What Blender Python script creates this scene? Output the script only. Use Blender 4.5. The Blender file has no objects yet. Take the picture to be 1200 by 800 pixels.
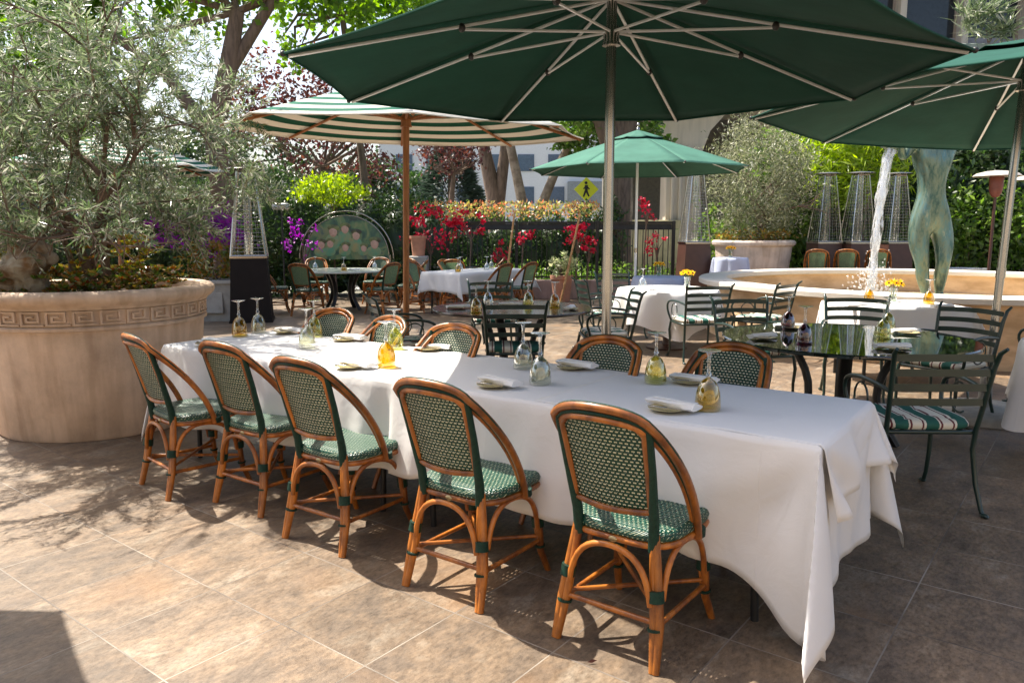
import bpy, bmesh, math, random
import numpy as np
from mathutils import Vector, Matrix
R = math.radians
rng = np.random.default_rng(7); random.seed(7)
sc = bpy.context.scene; col = sc.collection

# ------------------------------------------------------------------ camera
H = 1.5; PITCH = math.atan(131/900)
cam = bpy.data.cameras.new('camera'); camo = bpy.data.objects.new('camera', cam); col.objects.link(camo)
cam.lens = 27; cam.sensor_width = 36; cam.clip_end = 600; cam.clip_start = .05
camo.location = (0, 0, H); camo.rotation_euler = (math.pi/2-PITCH, 0, 0); sc.camera = camo
_c, _s = math.cos(PITCH), math.sin(PITCH)
def G(px, py, z=0.0):            # photo pixel -> point on the horizontal plane z
    v = (400-py)/900; d = ((px-600)/900, _c+v*_s, -_s+v*_c); t = (z-H)/d[2]
    return Vector((d[0]*t, d[1]*t, z))
def AT(px, py, Y):               # photo pixel -> point at distance Y
    v = (400-py)/900; d = ((px-600)/900, _c+v*_s, -_s+v*_c); t = Y/d[1]
    return Vector((d[0]*t, Y, H+d[2]*t))

# ------------------------------------------------------------------ mesh builder
class MB:
    def __init__(s): s.v = []; s.f = []; s.uv = None
    def add(s, vs, fs):
        n = len(s.v); s.v += [tuple(v) for v in vs]; s.f += [tuple(i+n for i in f) for f in fs]; return s
    def box(s, c, d, rz=0, ch=0.0):
        x, y, z = d[0]/2, d[1]/2, d[2]/2
        ca, sa = math.cos(rz), math.sin(rz)
        if ch <= 0:
            P = [(i*x, j*y, k*z) for k in (-1, 1) for j in (-1, 1) for i in (-1, 1)]
            F = [(0,2,3,1),(4,5,7,6),(0,1,5,4),(2,6,7,3),(0,4,6,2),(1,3,7,5)]
        else:
            P = []; rings = []
            for k, (zz, ins) in enumerate([(-z, ch), (-z+ch, 0), (z-ch, 0), (z, ch)]):
                a, b = x-ins, y-ins
                ring = [(-a,-b+ch,zz),(-a+ch,-b,zz),(a-ch,-b,zz),(a,-b+ch,zz),(a,b-ch,zz),(a-ch,b,zz),(-a+ch,b,zz),(-a,b-ch,zz)]
                P += ring
            F = [tuple(range(7,-1,-1)), tuple(range(24,32))]
            for k in range(3):
                for i in range(8):
                    j = (i+1)%8; F.append((k*8+i, k*8+j, k*8+8+j, k*8+8+i))
        return s.add([(c[0]+p[0]*ca-p[1]*sa, c[1]+p[0]*sa+p[1]*ca, c[2]+p[2]) for p in P], F)
    def tube(s, pts, r, seg=8, closed=False, flat=1.0, up=None):
        pts = [Vector(p) for p in pts]; n = len(pts)
        rs = r if isinstance(r, (list, tuple)) else [r]*n
        tan = []
        for i in range(n):
            if closed: t = pts[(i+1)%n]-pts[i-1]
            else: t = pts[min(i+1, n-1)]-pts[max(i-1, 0)]
            tan.append(t.normalized() if t.length > 1e-9 else Vector((0,0,1)))
        nrm = Vector(up) if up else (Vector((0,0,1)) if abs(tan[0].z) < .9 else Vector((1,0,0)))
        V = []
        for i in range(n):
            nrm = (nrm-tan[i]*nrm.dot(tan[i]))
            if nrm.length < 1e-6: nrm = tan[i].orthogonal()
            nrm.normalize(); b = tan[i].cross(nrm)
            for k in range(seg):
                a = 2*math.pi*k/seg
                V.append(pts[i]+nrm*(math.cos(a)*rs[i])+b*(math.sin(a)*rs[i]*flat))
        F = []
        m = n if closed else n-1
        for i in range(m):
            for k in range(seg):
                k2 = (k+1)%seg; j = (i+1)%n
                F.append((i*seg+k, i*seg+k2, j*seg+k2, j*seg+k))
        if not closed:
            F.append(tuple(range(seg-1,-1,-1))); F.append(tuple((n-1)*seg+k for k in range(seg)))
        return s.add(V, F)
    def lathe(s, prof, c=(0,0,0), seg=24, sx=1, sy=1, caps=True):
        V = []; F = []; n = len(prof)
        for r, z in prof:
            for k in range(seg):
                a = 2*math.pi*k/seg; V.append((c[0]+r*math.cos(a)*sx, c[1]+r*math.sin(a)*sy, c[2]+z))
        for i in range(n-1):
            for k in range(seg):
                k2 = (k+1)%seg; F.append((i*seg+k, i*seg+k2, (i+1)*seg+k2, (i+1)*seg+k))
        if caps and prof[0][0] > 1e-4: F.append(tuple(range(seg-1,-1,-1)))
        if caps and prof[-1][0] > 1.5e-3: F.append(tuple((n-1)*seg+k for k in range(seg)))
        return s.add(V, F)
    def ball(s, c, r, seg=12, rings=8, q=(1,1,1)):
        V = [(c[0], c[1], c[2]-r*q[2])]; F = []
        for i in range(1, rings):
            a = -math.pi/2+math.pi*i/rings
            for k in range(seg):
                b = 2*math.pi*k/seg
                V.append((c[0]+r*q[0]*math.cos(a)*math.cos(b), c[1]+r*q[1]*math.cos(a)*math.sin(b), c[2]+r*q[2]*math.sin(a)))
        V.append((c[0], c[1], c[2]+r*q[2])); L = len(V)-1
        for k in range(seg):
            k2 = (k+1)%seg; F.append((0, 1+k2, 1+k)); F.append((L, L-seg+k, L-seg+k2))
            for i in range(rings-2):
                F.append((1+i*seg+k, 1+i*seg+k2, 1+(i+1)*seg+k2, 1+(i+1)*seg+k))
        return s.add(V, F)
    def prism(s, poly, z0, z1):
        n = len(poly)
        return s.add([(p[0],p[1],z0) for p in poly]+[(p[0],p[1],z1) for p in poly],
                     [tuple(range(n-1,-1,-1)), tuple(range(n,2*n))]+[(i,(i+1)%n,n+(i+1)%n,n+i) for i in range(n)])
    def build(s, name, m=None, parent=None, smooth=True, uv=None, ang=50):
        me = bpy.data.meshes.new(name); me.from_pydata(s.v, [], s.f)
        if uv:
            L = me.uv_layers.new(name='UVMap')
            idx = np.empty(len(me.loops), dtype=np.int32); me.loops.foreach_get('vertex_index', idx)
            L.data.foreach_set('uv', np.array(uv, dtype=np.float32)[idx].ravel())
        if m: me.materials.append(m)
        o = bpy.data.objects.new(name, me); col.objects.link(o)
        if parent: o.parent = parent
        if smooth:
            me.shade_smooth()
            try: me.set_sharp_from_angle(angle=R(ang))
            except Exception: pass
        return o
def tag(o, label=None, cat=None, group=None, kind=None):
    if label: o['label'] = label
    if cat: o['category'] = cat
    if group: o['group'] = group
    if kind: o['kind'] = kind
    return o
def empty(name, loc=(0,0,0), rz=0, label=None, cat=None, group=None):
    o = bpy.data.objects.new(name, None); col.objects.link(o); o.location = loc; o.rotation_euler = (0,0,rz)
    o.empty_display_size = .1
    return tag(o, label, cat, group)
def copy_tree(o, parent=None):
    c = o.copy(); col.objects.link(c); c.parent = parent
    for ch in list(o.children): copy_tree(ch, c)
    return c
used = set()
def place(proto, loc, rz, label, group=None, sc_=None):
    if proto.name in used: o = copy_tree(proto)
    else: o = proto; used.add(proto.name)
    o.location = loc; o.rotation_euler = (0,0,rz); o['label'] = label
    if group: o['group'] = group
    if sc_: o.scale = sc_
    return o

# ------------------------------------------------------------------ materials
def newmat(name):
    m = bpy.data.materials.new(name); m.use_nodes = True; nt = m.node_tree
    return m, nt, nt.nodes, nt.links, nt.nodes['Principled BSDF']
def N(nt, t, **k):
    n = nt.nodes.new(t)
    for a, b in k.items():
        if a in n.inputs: n.inputs[a].default_value = b
        else: setattr(n, a, b)
    return n
def ramp(nt, src, stops):
    r = nt.nodes.new('ShaderNodeValToRGB'); e = r.color_ramp.elements
    while len(e) < len(stops): e.new(.5)
    for el, (p, c) in zip(e, stops): el.position = p; el.color = (*c, 1) if len(c) == 3 else c
    nt.links.new(src, r.inputs[0]); return r
def mat(name, c, rough=.6, metal=0, var=.25, scale=8, bump=0.0, bscale=60, c2=None, coat=0, spec=.5, stretch=None):
    m, nt, nd, lk, b = newmat(name)
    tc = N(nt, 'ShaderNodeTexCoord'); src = tc.outputs['Object']
    if stretch:
        mp = N(nt, 'ShaderNodeMapping'); mp.inputs['Scale'].default_value = stretch; lk.new(src, mp.inputs[0]); src = mp.outputs[0]
    no = N(nt, 'ShaderNodeTexNoise', Scale=scale, Detail=6.0, Roughness=.6); lk.new(src, no.inputs['Vector'])
    d = c2 or tuple(x*(1-var) for x in c); u = tuple(min(1, x*(1+var*.6)) for x in c)
    rp = ramp(nt, no.outputs['Fac'], [(.3, d), (.5, c), (.72, u)] if not c2 else [(.38, c2), (.6, c)])
    lk.new(rp.outputs[0], b.inputs['Base Color'])
    b.inputs['Roughness'].default_value = rough; b.inputs['Metallic'].default_value = metal
    b.inputs['Coat Weight'].default_value = coat; b.inputs['Specular IOR Level'].default_value = spec
    b.inputs['Coat Roughness'].default_value = .15
    if bump > 0:
        n2 = N(nt, 'ShaderNodeTexNoise', Scale=bscale, Detail=4.0); lk.new(src, n2.inputs['Vector'])
        bp = N(nt, 'ShaderNodeBump', Strength=bump, Distance=.01); lk.new(n2.outputs['Fac'], bp.inputs['Height']); lk.new(bp.outputs[0], b.inputs['Normal'])
    return m
def translucent(m, colr, fac):
    nt = m.node_tree; b = nt.nodes['Principled BSDF']; out = nt.nodes['Material Output']
    t = N(nt, 'ShaderNodeBsdfTranslucent'); mx = N(nt, 'ShaderNodeMixShader'); mx.inputs[0].default_value = fac
    if colr: t.inputs['Color'].default_value = (*colr, 1)
    else: nt.links.new(b.inputs['Base Color'].links[0].from_socket, t.inputs['Color'])
    nt.links.new(b.outputs[0], mx.inputs[1]); nt.links.new(t.outputs[0], mx.inputs[2]); nt.links.new(mx.outputs[0], out.inputs[0])
    return m
def leafmat(name, cols, tr=.35, rough=.45, trc=None):
    m, nt, nd, lk, b = newmat(name)
    g = N(nt, 'ShaderNodeNewGeometry'); n = len(cols)
    rp = ramp(nt, g.outputs['Random Per Island'], [(i/(max(1, n-1)), c) for i, c in enumerate(cols)])
    lk.new(rp.outputs[0], b.inputs['Base Color']); b.inputs['Roughness'].default_value = rough
    t = N(nt, 'ShaderNodeBsdfTranslucent'); mx = N(nt, 'ShaderNodeMixShader'); mx.inputs[0].default_value = tr
    hs = N(nt, 'ShaderNodeHueSaturation'); hs.inputs['Value'].default_value = 2.0; hs.inputs['Saturation'].default_value = 1.15
    lk.new(rp.outputs[0], hs.inputs['Color'])
    if trc: t.inputs['Color'].default_value = (*trc, 1)
    else: lk.new(hs.outputs[0], t.inputs['Color'])
    lk.new(b.outputs[0], mx.inputs[1]); lk.new(t.outputs[0], mx.inputs[2]); lk.new(mx.outputs[0], nd['Material Output'].inputs[0])
    return m
def thin_glass(name, tint, refl=.12, rough=.02, dens=1.0):
    m, nt, nd, lk, b = newmat(name); nd.remove(b)
    tr = N(nt, 'ShaderNodeBsdfTransparent'); tr.inputs[0].default_value = (*tint, 1)
    gl = N(nt, 'ShaderNodeBsdfGlossy', Roughness=rough); gl.inputs[0].default_value = (1,1,1,1)
    lw = N(nt, 'ShaderNodeLayerWeight', Blend=.35); ma = N(nt, 'ShaderNodeMath', operation='MULTIPLY_ADD')
    ma.inputs[1].default_value = .75; ma.inputs[2].default_value = refl; ma.use_clamp = True
    lk.new(lw.outputs['Facing'], ma.inputs[0])
    mx = N(nt, 'ShaderNodeMixShader'); lk.new(ma.outputs[0], mx.inputs[0]); lk.new(tr.outputs[0], mx.inputs[1]); lk.new(gl.outputs[0], mx.inputs[2])
    lk.new(mx.outputs[0], nd['Material Output'].inputs[0]); return m

M = {}
M['bamboo'] = mat('bamboo', (.40,.130,.016), .38, c2=(.16,.045,.007), scale=14, coat=.15, stretch=(1,1,.5))
_nt = M['bamboo'].node_tree; _b = _nt.nodes['Principled BSDF']; _src = _b.inputs['Base Color'].links[0].from_socket
_oi = _nt.nodes.new('ShaderNodeObjectInfo'); _mr = _nt.nodes.new('ShaderNodeMapRange'); _mr.inputs[3].default_value = .75; _mr.inputs[4].default_value = 1.3
_hs = _nt.nodes.new('ShaderNodeHueSaturation'); _nt.links.new(_oi.outputs['Random'], _mr.inputs[0]); _nt.links.new(_mr.outputs[0], _hs.inputs['Value']); _nt.links.new(_src, _hs.inputs['Color']); _nt.links.new(_hs.outputs[0], _b.inputs['Base Color'])
M['bamboo_pale'] = mat('bamboo_pale', (.62,.36,.16), .4, c2=(.42,.2,.07), scale=16, coat=.2)
M['wrap'] = mat('green_wrap', (.006,.034,.022), .5, spec=.25, var=.4, scale=60, bump=.4, bscale=250)
M['metal_green'] = mat('green_painted_metal', (.009,.028,.021), .3, var=.3, scale=10, coat=.2)
M['metal_black'] = mat('black_metal', (.012,.012,.012), .4, var=.3)
M['steel'] = mat('brushed_steel', (.42,.40,.37), .22, metal=1, var=.12, scale=30, stretch=(1,1,.05))
M['alu'] = mat('aluminium_rib', (.78,.81,.84), .28, metal=.3, var=.06)
M['plastic'] = mat('black_plastic', (.02,.02,.02), .5)
M['wood'] = mat('teak_pole', (.42,.17,.05), .45, c2=(.27,.10,.03), scale=6, stretch=(8,8,.7))
M['terracotta'] = mat('terracotta', (.50,.24,.15), .85, var=.25, scale=5, bump=.3)
M['concrete'] = mat('grey_cast_stone', (.33,.32,.29), .9, var=.25, scale=6, bump=.3)
M['galv'] = mat('galvanised', (.45,.46,.47), .4, metal=.5, var=.15)
M['ceramic'] = mat('ceramic_plate', (.78,.77,.74), .15, var=.03)
M['olive_glass'] = thin_glass('olive_glass', (.66,.60,.25), .1)
M['amber'] = thin_glass('amber_glass', (.88,.74,.16), .06)
M['olive'] = thin_glass('green_tint_glass', (.86,.86,.50), .06)
M['violet'] = thin_glass('violet_glass', (.42,.18,.30), .06)
M['smoke'] = thin_glass('smoke_glass', (.86,.87,.80), .07)
M['clear'] = thin_glass('clear_glass', (.93,.95,.95), .10)
M['pane'] = thin_glass('heater_glass', (.85,.88,.88), .15)
M['napkin'] = mat('napkin', (.80,.79,.76), .9, var=.04, scale=20, bump=.25, bscale=120)
M['bark'] = mat('bark', (.16,.11,.08), .95, var=.5, scale=5, bump=.9, bscale=25, stretch=(3,3,.6))
M['bark_pale'] = mat('bark_pale', (.36,.29,.22), .95, c2=(.2,.15,.11), scale=4, bump=.7, bscale=25)
M['soil'] = mat('soil', (.06,.04,.03), .95, bump=.8, bscale=40)
M['brown'] = mat('brown_cabinet', (.07,.03,.022), .4, var=.2)
M['darkcab'] = mat('dark_cabinet', (.012,.009,.008), .7, var=.2, spec=.2)

# woven rattan (uv in metres)
def weave(name, ground, dash, mortar, w, h, off=.5, tr=.3, coat=.12):
    m, nt, nd, lk, b = newmat(name)
    uv = N(nt, 'ShaderNodeUVMap'); br = N(nt, 'ShaderNodeTexBrick')
    br.offset = off; br.inputs['Scale'].default_value = 1; br.inputs['Brick Width'].default_value = w; br.inputs['Row Height'].default_value = h
    br.inputs['Mortar Size'].default_value = mortar; br.inputs['Mortar Smooth'].default_value = .1
    br.inputs['Color1'].default_value = (*dash, 1); br.inputs['Color2'].default_value = (*[x*.75 for x in dash], 1); br.inputs['Mortar'].default_value = (*ground, 1)
    lk.new(uv.outputs[0], br.inputs[0]); lk.new(br.outputs['Color'], b.inputs['Base Color'])
    b.inputs['Roughness'].default_value = .35; b.inputs['Coat Weight'].default_value = coat; b.inputs['Coat Roughness'].default_value = .2
    wv = N(nt, 'ShaderNodeTexWave', Scale=1/w*.5, wave_type='BANDS'); lk.new(uv.outputs[0], wv.inputs[0])
    wv2 = N(nt, 'ShaderNodeTexWave', Scale=1/h*.5, wave_type='BANDS', bands_direction='Y'); lk.new(uv.outputs[0], wv2.inputs[0])
    ad = N(nt, 'ShaderNodeMath', operation='ADD'); lk.new(wv.outputs['Fac'], ad.inputs[0]); lk.new(wv2.outputs['Fac'], ad.inputs[1])
    bp = N(nt, 'ShaderNodeBump', Strength=.6, Distance=.003); lk.new(ad.outputs[0], bp.inputs['Height']); lk.new(bp.outputs[0], b.inputs['Normal'])
    t = N(nt, 'ShaderNodeBsdfTranslucent'); lk.new(br.outputs['Color'], t.inputs['Color'])
    mx = N(nt, 'ShaderNodeMixShader'); mx.inputs[0].default_value = tr
    lk.new(b.outputs[0], mx.inputs[1]); lk.new(t.outputs[0], mx.inputs[2])
    # small real gaps between the canes
    br2 = N(nt, 'ShaderNodeTexBrick'); br2.offset = 0; br2.inputs['Scale'].default_value = 1
    br2.inputs['Brick Width'].default_value = w*1.0; br2.inputs['Row Height'].default_value = h*2
    br2.inputs['Mortar Size'].default_value = w*.42; br2.inputs['Mortar Smooth'].default_value = 0
    mp = N(nt, 'ShaderNodeMapping'); mp.inputs['Location'].default_value = (w*.5, h*1.0, 0); lk.new(uv.outputs[0], mp.inputs[0]); lk.new(mp.outputs[0], br2.inputs[0])
    inv = N(nt, 'ShaderNodeMath', operation='LESS_THAN'); inv.inputs[1].default_value = .5; lk.new(br2.outputs['Fac'], inv.inputs[0])
    trn = N(nt, 'ShaderNodeBsdfTransparent'); mx2 = N(nt, 'ShaderNodeMixShader')
    lk.new(inv.outputs[0], mx2.inputs[0]); lk.new(mx.outputs[0], mx2.inputs[1]); lk.new(trn.outputs[0], mx2.inputs[2])
    lk.new(mx2.outputs[0], nd['Material Output'].inputs[0]); return m
M['weave_back'] = weave('woven_back', (.004,.055,.032), (.84,.83,.62), .0042, .0190, .0132, tr=.32)
M['weave_seat'] = weave('woven_seat', (.002,.058,.036), (.62,.66,.44), .0064, .0190, .0165, tr=.03)
M['weave_pale'] = weave('woven_pale', (.10,.22,.14), (.62,.66,.42), .003, .013, .012, tr=.55)

# umbrella fabric
def fabric(name, c, tr, stripes=None, trc=None):
    m, nt, nd, lk, b = newmat(name)
    uv = N(nt, 'ShaderNodeUVMap'); no = N(nt, 'ShaderNodeTexNoise', Scale=3.0, Detail=5.0); tc = N(nt, 'ShaderNodeTexCoord'); lk.new(tc.outputs['Object'], no.inputs[0])
    if stripes:
        sp = N(nt, 'ShaderNodeSeparateXYZ'); lk.new(uv.outputs[0], sp.inputs[0])
        ml = N(nt, 'ShaderNodeMath', operation='MULTIPLY'); ml.inputs[1].default_value = stripes[0]; lk.new(sp.outputs['Y'], ml.inputs[0])
        fr = N(nt, 'ShaderNodeMath', operation='FRACT'); lk.new(ml.outputs[0], fr.inputs[0])
        rp = ramp(nt, fr.outputs[0], [(0, c), (.5, stripes[1])]); rp.color_ramp.interpolation = 'CONSTANT'
        csock = rp.outputs[0]
    else:
        rp = ramp(nt, no.outputs['Fac'], [(.3, tuple(x*.85 for x in c)), (.7, tuple(x*1.12 for x in c))]); csock = rp.outputs[0]
    lk.new(csock, b.inputs['Base Color']); b.inputs['Roughness'].default_value = .8; b.inputs['Specular IOR Level'].default_value = .12
    bp = N(nt, 'ShaderNodeBump', Strength=.25, Distance=.05); lk.new(no.outputs['Fac'], bp.inputs['Height']); lk.new(bp.outputs[0], b.inputs['Normal'])
    t = N(nt, 'ShaderNodeBsdfTranslucent'); mx = N(nt, 'ShaderNodeMixShader'); mx.inputs[0].default_value = tr
    lk.new(csock, t.inputs['Color'])
    lk.new(b.outputs[0], mx.inputs[1]); lk.new(t.outputs[0], mx.inputs[2]); lk.new(mx.outputs[0], nd['Material Output'].inputs[0]); return m
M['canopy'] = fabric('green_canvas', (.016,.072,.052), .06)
M['canopy_pale'] = fabric('pale_green_canvas', (.055,.15,.112), .04)  # lighter, greyer green than the other plain canopies
M['canopy_stripe'] = fabric('striped_canvas', (.02,.12,.08), .22, (8.0, (.74,.71,.64)))
M['cloth'] = translucent(mat('tablecloth', (.86,.85,.83), .85, var=.02, scale=3, bump=.5, bscale=4), (.85,.80,.74), .2)
M['cloth_blue'] = mat('blue_cloth', (.42,.47,.62), .9, var=.05)
nt = M['cloth'].node_tree; b = nt.nodes['Principled BSDF']; lk = nt.links     # ironed fold lines and fine linen weave
tc = N(nt, 'ShaderNodeTexCoord'); br = N(nt, 'ShaderNodeTexBrick'); br.offset = 0; lk.new(tc.outputs['Object'], br.inputs[0])
for k_, v_ in (('Scale',1),('Brick Width',.62),('Row Height',.44),('Mortar Size',.005),('Mortar Smooth',1)): br.inputs[k_].default_value = v_
nf = N(nt, 'ShaderNodeTexNoise', Scale=9.0, Detail=8.0, Roughness=.6, Distortion=.8); lk.new(tc.outputs['Object'], nf.inputs[0])
b1 = N(nt, 'ShaderNodeBump', Strength=.5, Distance=.0025); lk.new(br.outputs['Fac'], b1.inputs['Height'])
b3 = N(nt, 'ShaderNodeBump', Strength=.30, Distance=.012); lk.new(nf.outputs['Fac'], b3.inputs['Height']); lk.new(b1.outputs[0], b3.inputs['Normal'])
lk.new(b3.outputs[0], b.inputs['Normal'])
m, nt, nd, lk, b = newmat('cushion_stripe'); M['cushion'] = m
uv = N(nt, 'ShaderNodeUVMap'); sp = N(nt, 'ShaderNodeSeparateXYZ'); lk.new(uv.outputs[0], sp.inputs[0])
ml = N(nt, 'ShaderNodeMath', operation='MULTIPLY'); ml.inputs[1].default_value = 6.2; lk.new(sp.outputs['X'], ml.inputs[0])
fr = N(nt, 'ShaderNodeMath', operation='FRACT'); lk.new(ml.outputs[0], fr.inputs[0])
g_, c_, r_ = (.012,.10,.075), (.70,.66,.55), (.12,.02,.025)
rp = ramp(nt, fr.outputs[0], [(0, g_), (.42, c_), (.47, r_), (.54, c_), (.86, r_), (.92, c_)]); rp.color_ramp.interpolation = 'CONSTANT'
lk.new(rp.outputs[0], b.inputs['Base Color']); b.inputs['Roughness'].default_value = .8
M['cushion_teal'] = mat('teal_cushion', (.02,.13,.10), .7, var=.15)

# stone tiles
def tiles():
    m, nt, nd, lk, b = newmat('slate_tiles')
    tc = N(nt, 'ShaderNodeTexCoord'); mp = N(nt, 'ShaderNodeMapping'); mp.vector_type = 'POINT'
    mp.inputs['Rotation'].default_value = (0,0,R(37.5)); lk.new(tc.outputs['Object'], mp.inputs[0])
    ad = N(nt, 'ShaderNodeVectorMath', operation='ADD'); ad.inputs[1].default_value = (3.327+9.4, -1.656+9.4, 0); lk.new(mp.outputs[0], ad.inputs[0])
    br = N(nt, 'ShaderNodeTexBrick'); br.offset = 0; br.inputs['Scale'].default_value = 1
    for k, v in (('Brick Width',.47),('Row Height',.47),('Mortar Size',.0032),('Mortar Smooth',.3),('Bias',0)): br.inputs[k].default_value = v
    br.inputs['Color1'].default_value = (0,0,0,1); br.inputs['Color2'].default_value = (1,1,1,1); br.inputs['Mortar'].default_value = (.5,.5,.5,1)
    lk.new(ad.outputs[0], br.inputs[0])
    # per tile offset so that no two tiles share a pattern
    of = N(nt, 'ShaderNodeVectorMath', operation='MULTIPLY'); of.inputs[1].default_value = (37, 19, 53); lk.new(br.outputs['Color'], of.inputs[0])
    a2 = N(nt, 'ShaderNodeVectorMath', operation='ADD'); lk.new(ad.outputs[0], a2.inputs[0]); lk.new(of.outputs[0], a2.inputs[1])
    st = N(nt, 'ShaderNodeMapping'); st.inputs['Scale'].default_value = (1.7, .9, 1); st.inputs['Rotation'].default_value = (0,0,R(14)); lk.new(a2.outputs[0], st.inputs[0])
    n1 = N(nt, 'ShaderNodeTexNoise', Scale=3.0, Detail=12.0, Roughness=.7, Distortion=.25); lk.new(st.outputs[0], n1.inputs[0])
    n2 = N(nt, 'ShaderNodeTexNoise', Scale=11.0, Detail=10.0, Roughness=.75, Distortion=.1); lk.new(st.outputs[0], n2.inputs[0])
    r1 = ramp(nt, n1.outputs['Fac'], [(.26,(.082,.056,.037)), (.42,(.140,.102,.070)), (.52,(.185,.128,.080)), (.62,(.222,.174,.124)), (.78,(.31,.26,.20))])
    r2 = ramp(nt, n2.outputs['Fac'], [(.32,(.58,.55,.52)), (.5,(.95,.95,.95)), (.68,(1.25,1.22,1.17))])
    mu = N(nt, 'ShaderNodeMix', data_type='RGBA', blend_type='MULTIPLY'); mu.inputs[0].default_value = 1; lk.new(r1.outputs[0], mu.inputs[6]); lk.new(r2.outputs[0], mu.inputs[7])
    n5 = N(nt, 'ShaderNodeTexNoise', Scale=38.0, Detail=6.0, Roughness=.75); lk.new(st.outputs[0], n5.inputs[0])
    r5 = ramp(nt, n5.outputs['Fac'], [(.36,(.55,.52,.48)), (.5,(1,1,1)), (.64,(1.3,1.3,1.3))])
    m5 = N(nt, 'ShaderNodeMix', data_type='RGBA', blend_type='MULTIPLY'); m5.inputs[0].default_value = .75; lk.new(mu.outputs[2], m5.inputs[6]); lk.new(r5.outputs[0], m5.inputs[7]); mu = m5
    # rust patches
    n3 = N(nt, 'ShaderNodeTexNoise', Scale=1.3, Detail=5.0); lk.new(a2.outputs[0], n3.inputs[0])
    r3 = ramp(nt, n3.outputs['Fac'], [(.58,(0,0,0)), (.72,(.45,.45,.45))])
    mr = N(nt, 'ShaderNodeMix', data_type='RGBA'); lk.new(r3.outputs[0], mr.inputs[0]); lk.new(mu.outputs[2], mr.inputs[6]); mr.inputs[7].default_value = (.24,.125,.05,1)
    # tone per tile
    hv = N(nt, 'ShaderNodeMapRange'); hv.inputs[3].default_value = .78; hv.inputs[4].default_value = 1.12; lk.new(br.outputs['Color'], hv.inputs[0])
    hs = N(nt, 'ShaderNodeHueSaturation'); lk.new(hv.outputs[0], hs.inputs['Value']); lk.new(mr.outputs[2], hs.inputs['Color'])
    n4 = N(nt, 'ShaderNodeTexNoise', Scale=1.5, Detail=3.0); lk.new(tc.outputs['Object'], n4.inputs[0])
    gr = ramp(nt, n4.outputs['Fac'], [(.4,(.09,.07,.055)), (.6,(.30,.26,.21))])
    mg = N(nt, 'ShaderNodeMix', data_type='RGBA'); lk.new(br.outputs['Fac'], mg.inputs[0]); lk.new(hs.outputs[0], mg.inputs[6]); lk.new(gr.outputs[0], mg.inputs[7])
    lk.new(mg.outputs[2], b.inputs['Base Color'])
    rr = N(nt, 'ShaderNodeMapRange'); rr.inputs[3].default_value = .36; rr.inputs[4].default_value = .68; lk.new(n2.outputs['Fac'], rr.inputs[0]); lk.new(rr.outputs[0], b.inputs['Roughness'])
    sb = N(nt, 'ShaderNodeMath', operation='SUBTRACT'); lk.new(n2.outputs['Fac'], sb.inputs[0]); lk.new(br.outputs['Fac'], sb.inputs[1])
    bp = N(nt, 'ShaderNodeBump', Strength=.45, Distance=.006); lk.new(sb.outputs[0], bp.inputs['Height']); lk.new(bp.outputs[0], b.inputs['Normal'])
    return m
M['tiles'] = tiles()

# ------------------------------------------------------------------ leaves
def leaf_mesh(name, C, D, L, W, m, parent=None, lw=None, fold=.25, extra=None):
    """C centres (leaf bases), D unit directions; makes folded rhombic leaves with real thickness of a leaf"""
    C = np.asarray(C, float); n = len(C); D = np.asarray(D, float); D /= (np.linalg.norm(D, axis=1, keepdims=True)+1e-9)
    r = rng.normal(size=(n,3)); S = np.cross(D, r); S /= (np.linalg.norm(S, axis=1, keepdims=True)+1e-9); U = np.cross(S, D)
    ls = L*rng.uniform(.7, 1.25, (n,1)); ws = W*rng.uniform(.75, 1.2, (n,1))/2
    a = C; t = C+D*ls; mid = C+D*ls*.48
    l = mid+S*ws+U*ws*fold; rr_ = mid-S*ws+U*ws*fold
    V = np.stack([a, l, t, rr_], 1).reshape(-1, 3)
    i = np.arange(n)*4
    F = np.stack([i, i+1, i+2, i, i+2, i+3], 1).reshape(-1, 3)
    me = bpy.data.meshes.new(name); me.vertices.add(n*4); me.vertices.foreach_set('co', V.astype(np.float32).ravel())
    me.loops.add(F.size); me.loops.foreach_set('vertex_index', F.astype(np.int32).ravel())
    me.polygons.add(len(F)); me.polygons.foreach_set('loop_start', np.arange(len(F), dtype=np.int32)*3)
    me.polygons.foreach_set('loop_total', np.full(len(F), 3, dtype=np.int32))
    me.update(calc_edges=True); me.validate(); me.materials.append(m)
    o = bpy.data.objects.new(name, me); col.objects.link(o)
    if parent: o.parent = parent
    return o
def blob_pts(c, rad, n, clumps=40, spread=.22, shell=.35):
    """points in clumps inside an ellipsoid"""
    c = np.array(c); rad = np.array(rad, float)
    d = rng.normal(size=(clumps,3)); d /= np.linalg.norm(d, axis=1, keepdims=True)
    q = d*(rng.uniform(shell, 1, (clumps,1)))**.6
    k = rng.integers(0, clumps, n); sz = rng.uniform(.5, 1.3, (clumps,1))
    p = q[k]+rng.normal(size=(n,3))*spread*sz[k]
    return c+p*rad
def box_pts(lo, hi, n, clumps=60, spread=.35):
    lo = np.array(lo, float); hi = np.array(hi, float)
    q = rng.uniform(lo, hi, (clumps,3)); k = rng.integers(0, clumps, n)
    p = q[k]+rng.normal(size=(n,3))*spread
    return np.clip(p, lo-.12, hi+rng.uniform(-.25,.18,(n,1)))
def rdirs(n, up=.2, out=None):
    d = rng.normal(size=(n,3)); d[:,2] += up
    if out is not None: d += out
    return d
LM = {}
LM['olive'] = leafmat('olive_leaves', [(.05,.085,.032),(.10,.145,.065),(.24,.28,.17),(.065,.11,.04),(.50,.50,.42)], .30, .28)
LM['plane'] = leafmat('plane_leaves', [(.055,.12,.018),(.11,.20,.03),(.18,.29,.04),(.06,.12,.02)], .5, .4)
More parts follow.
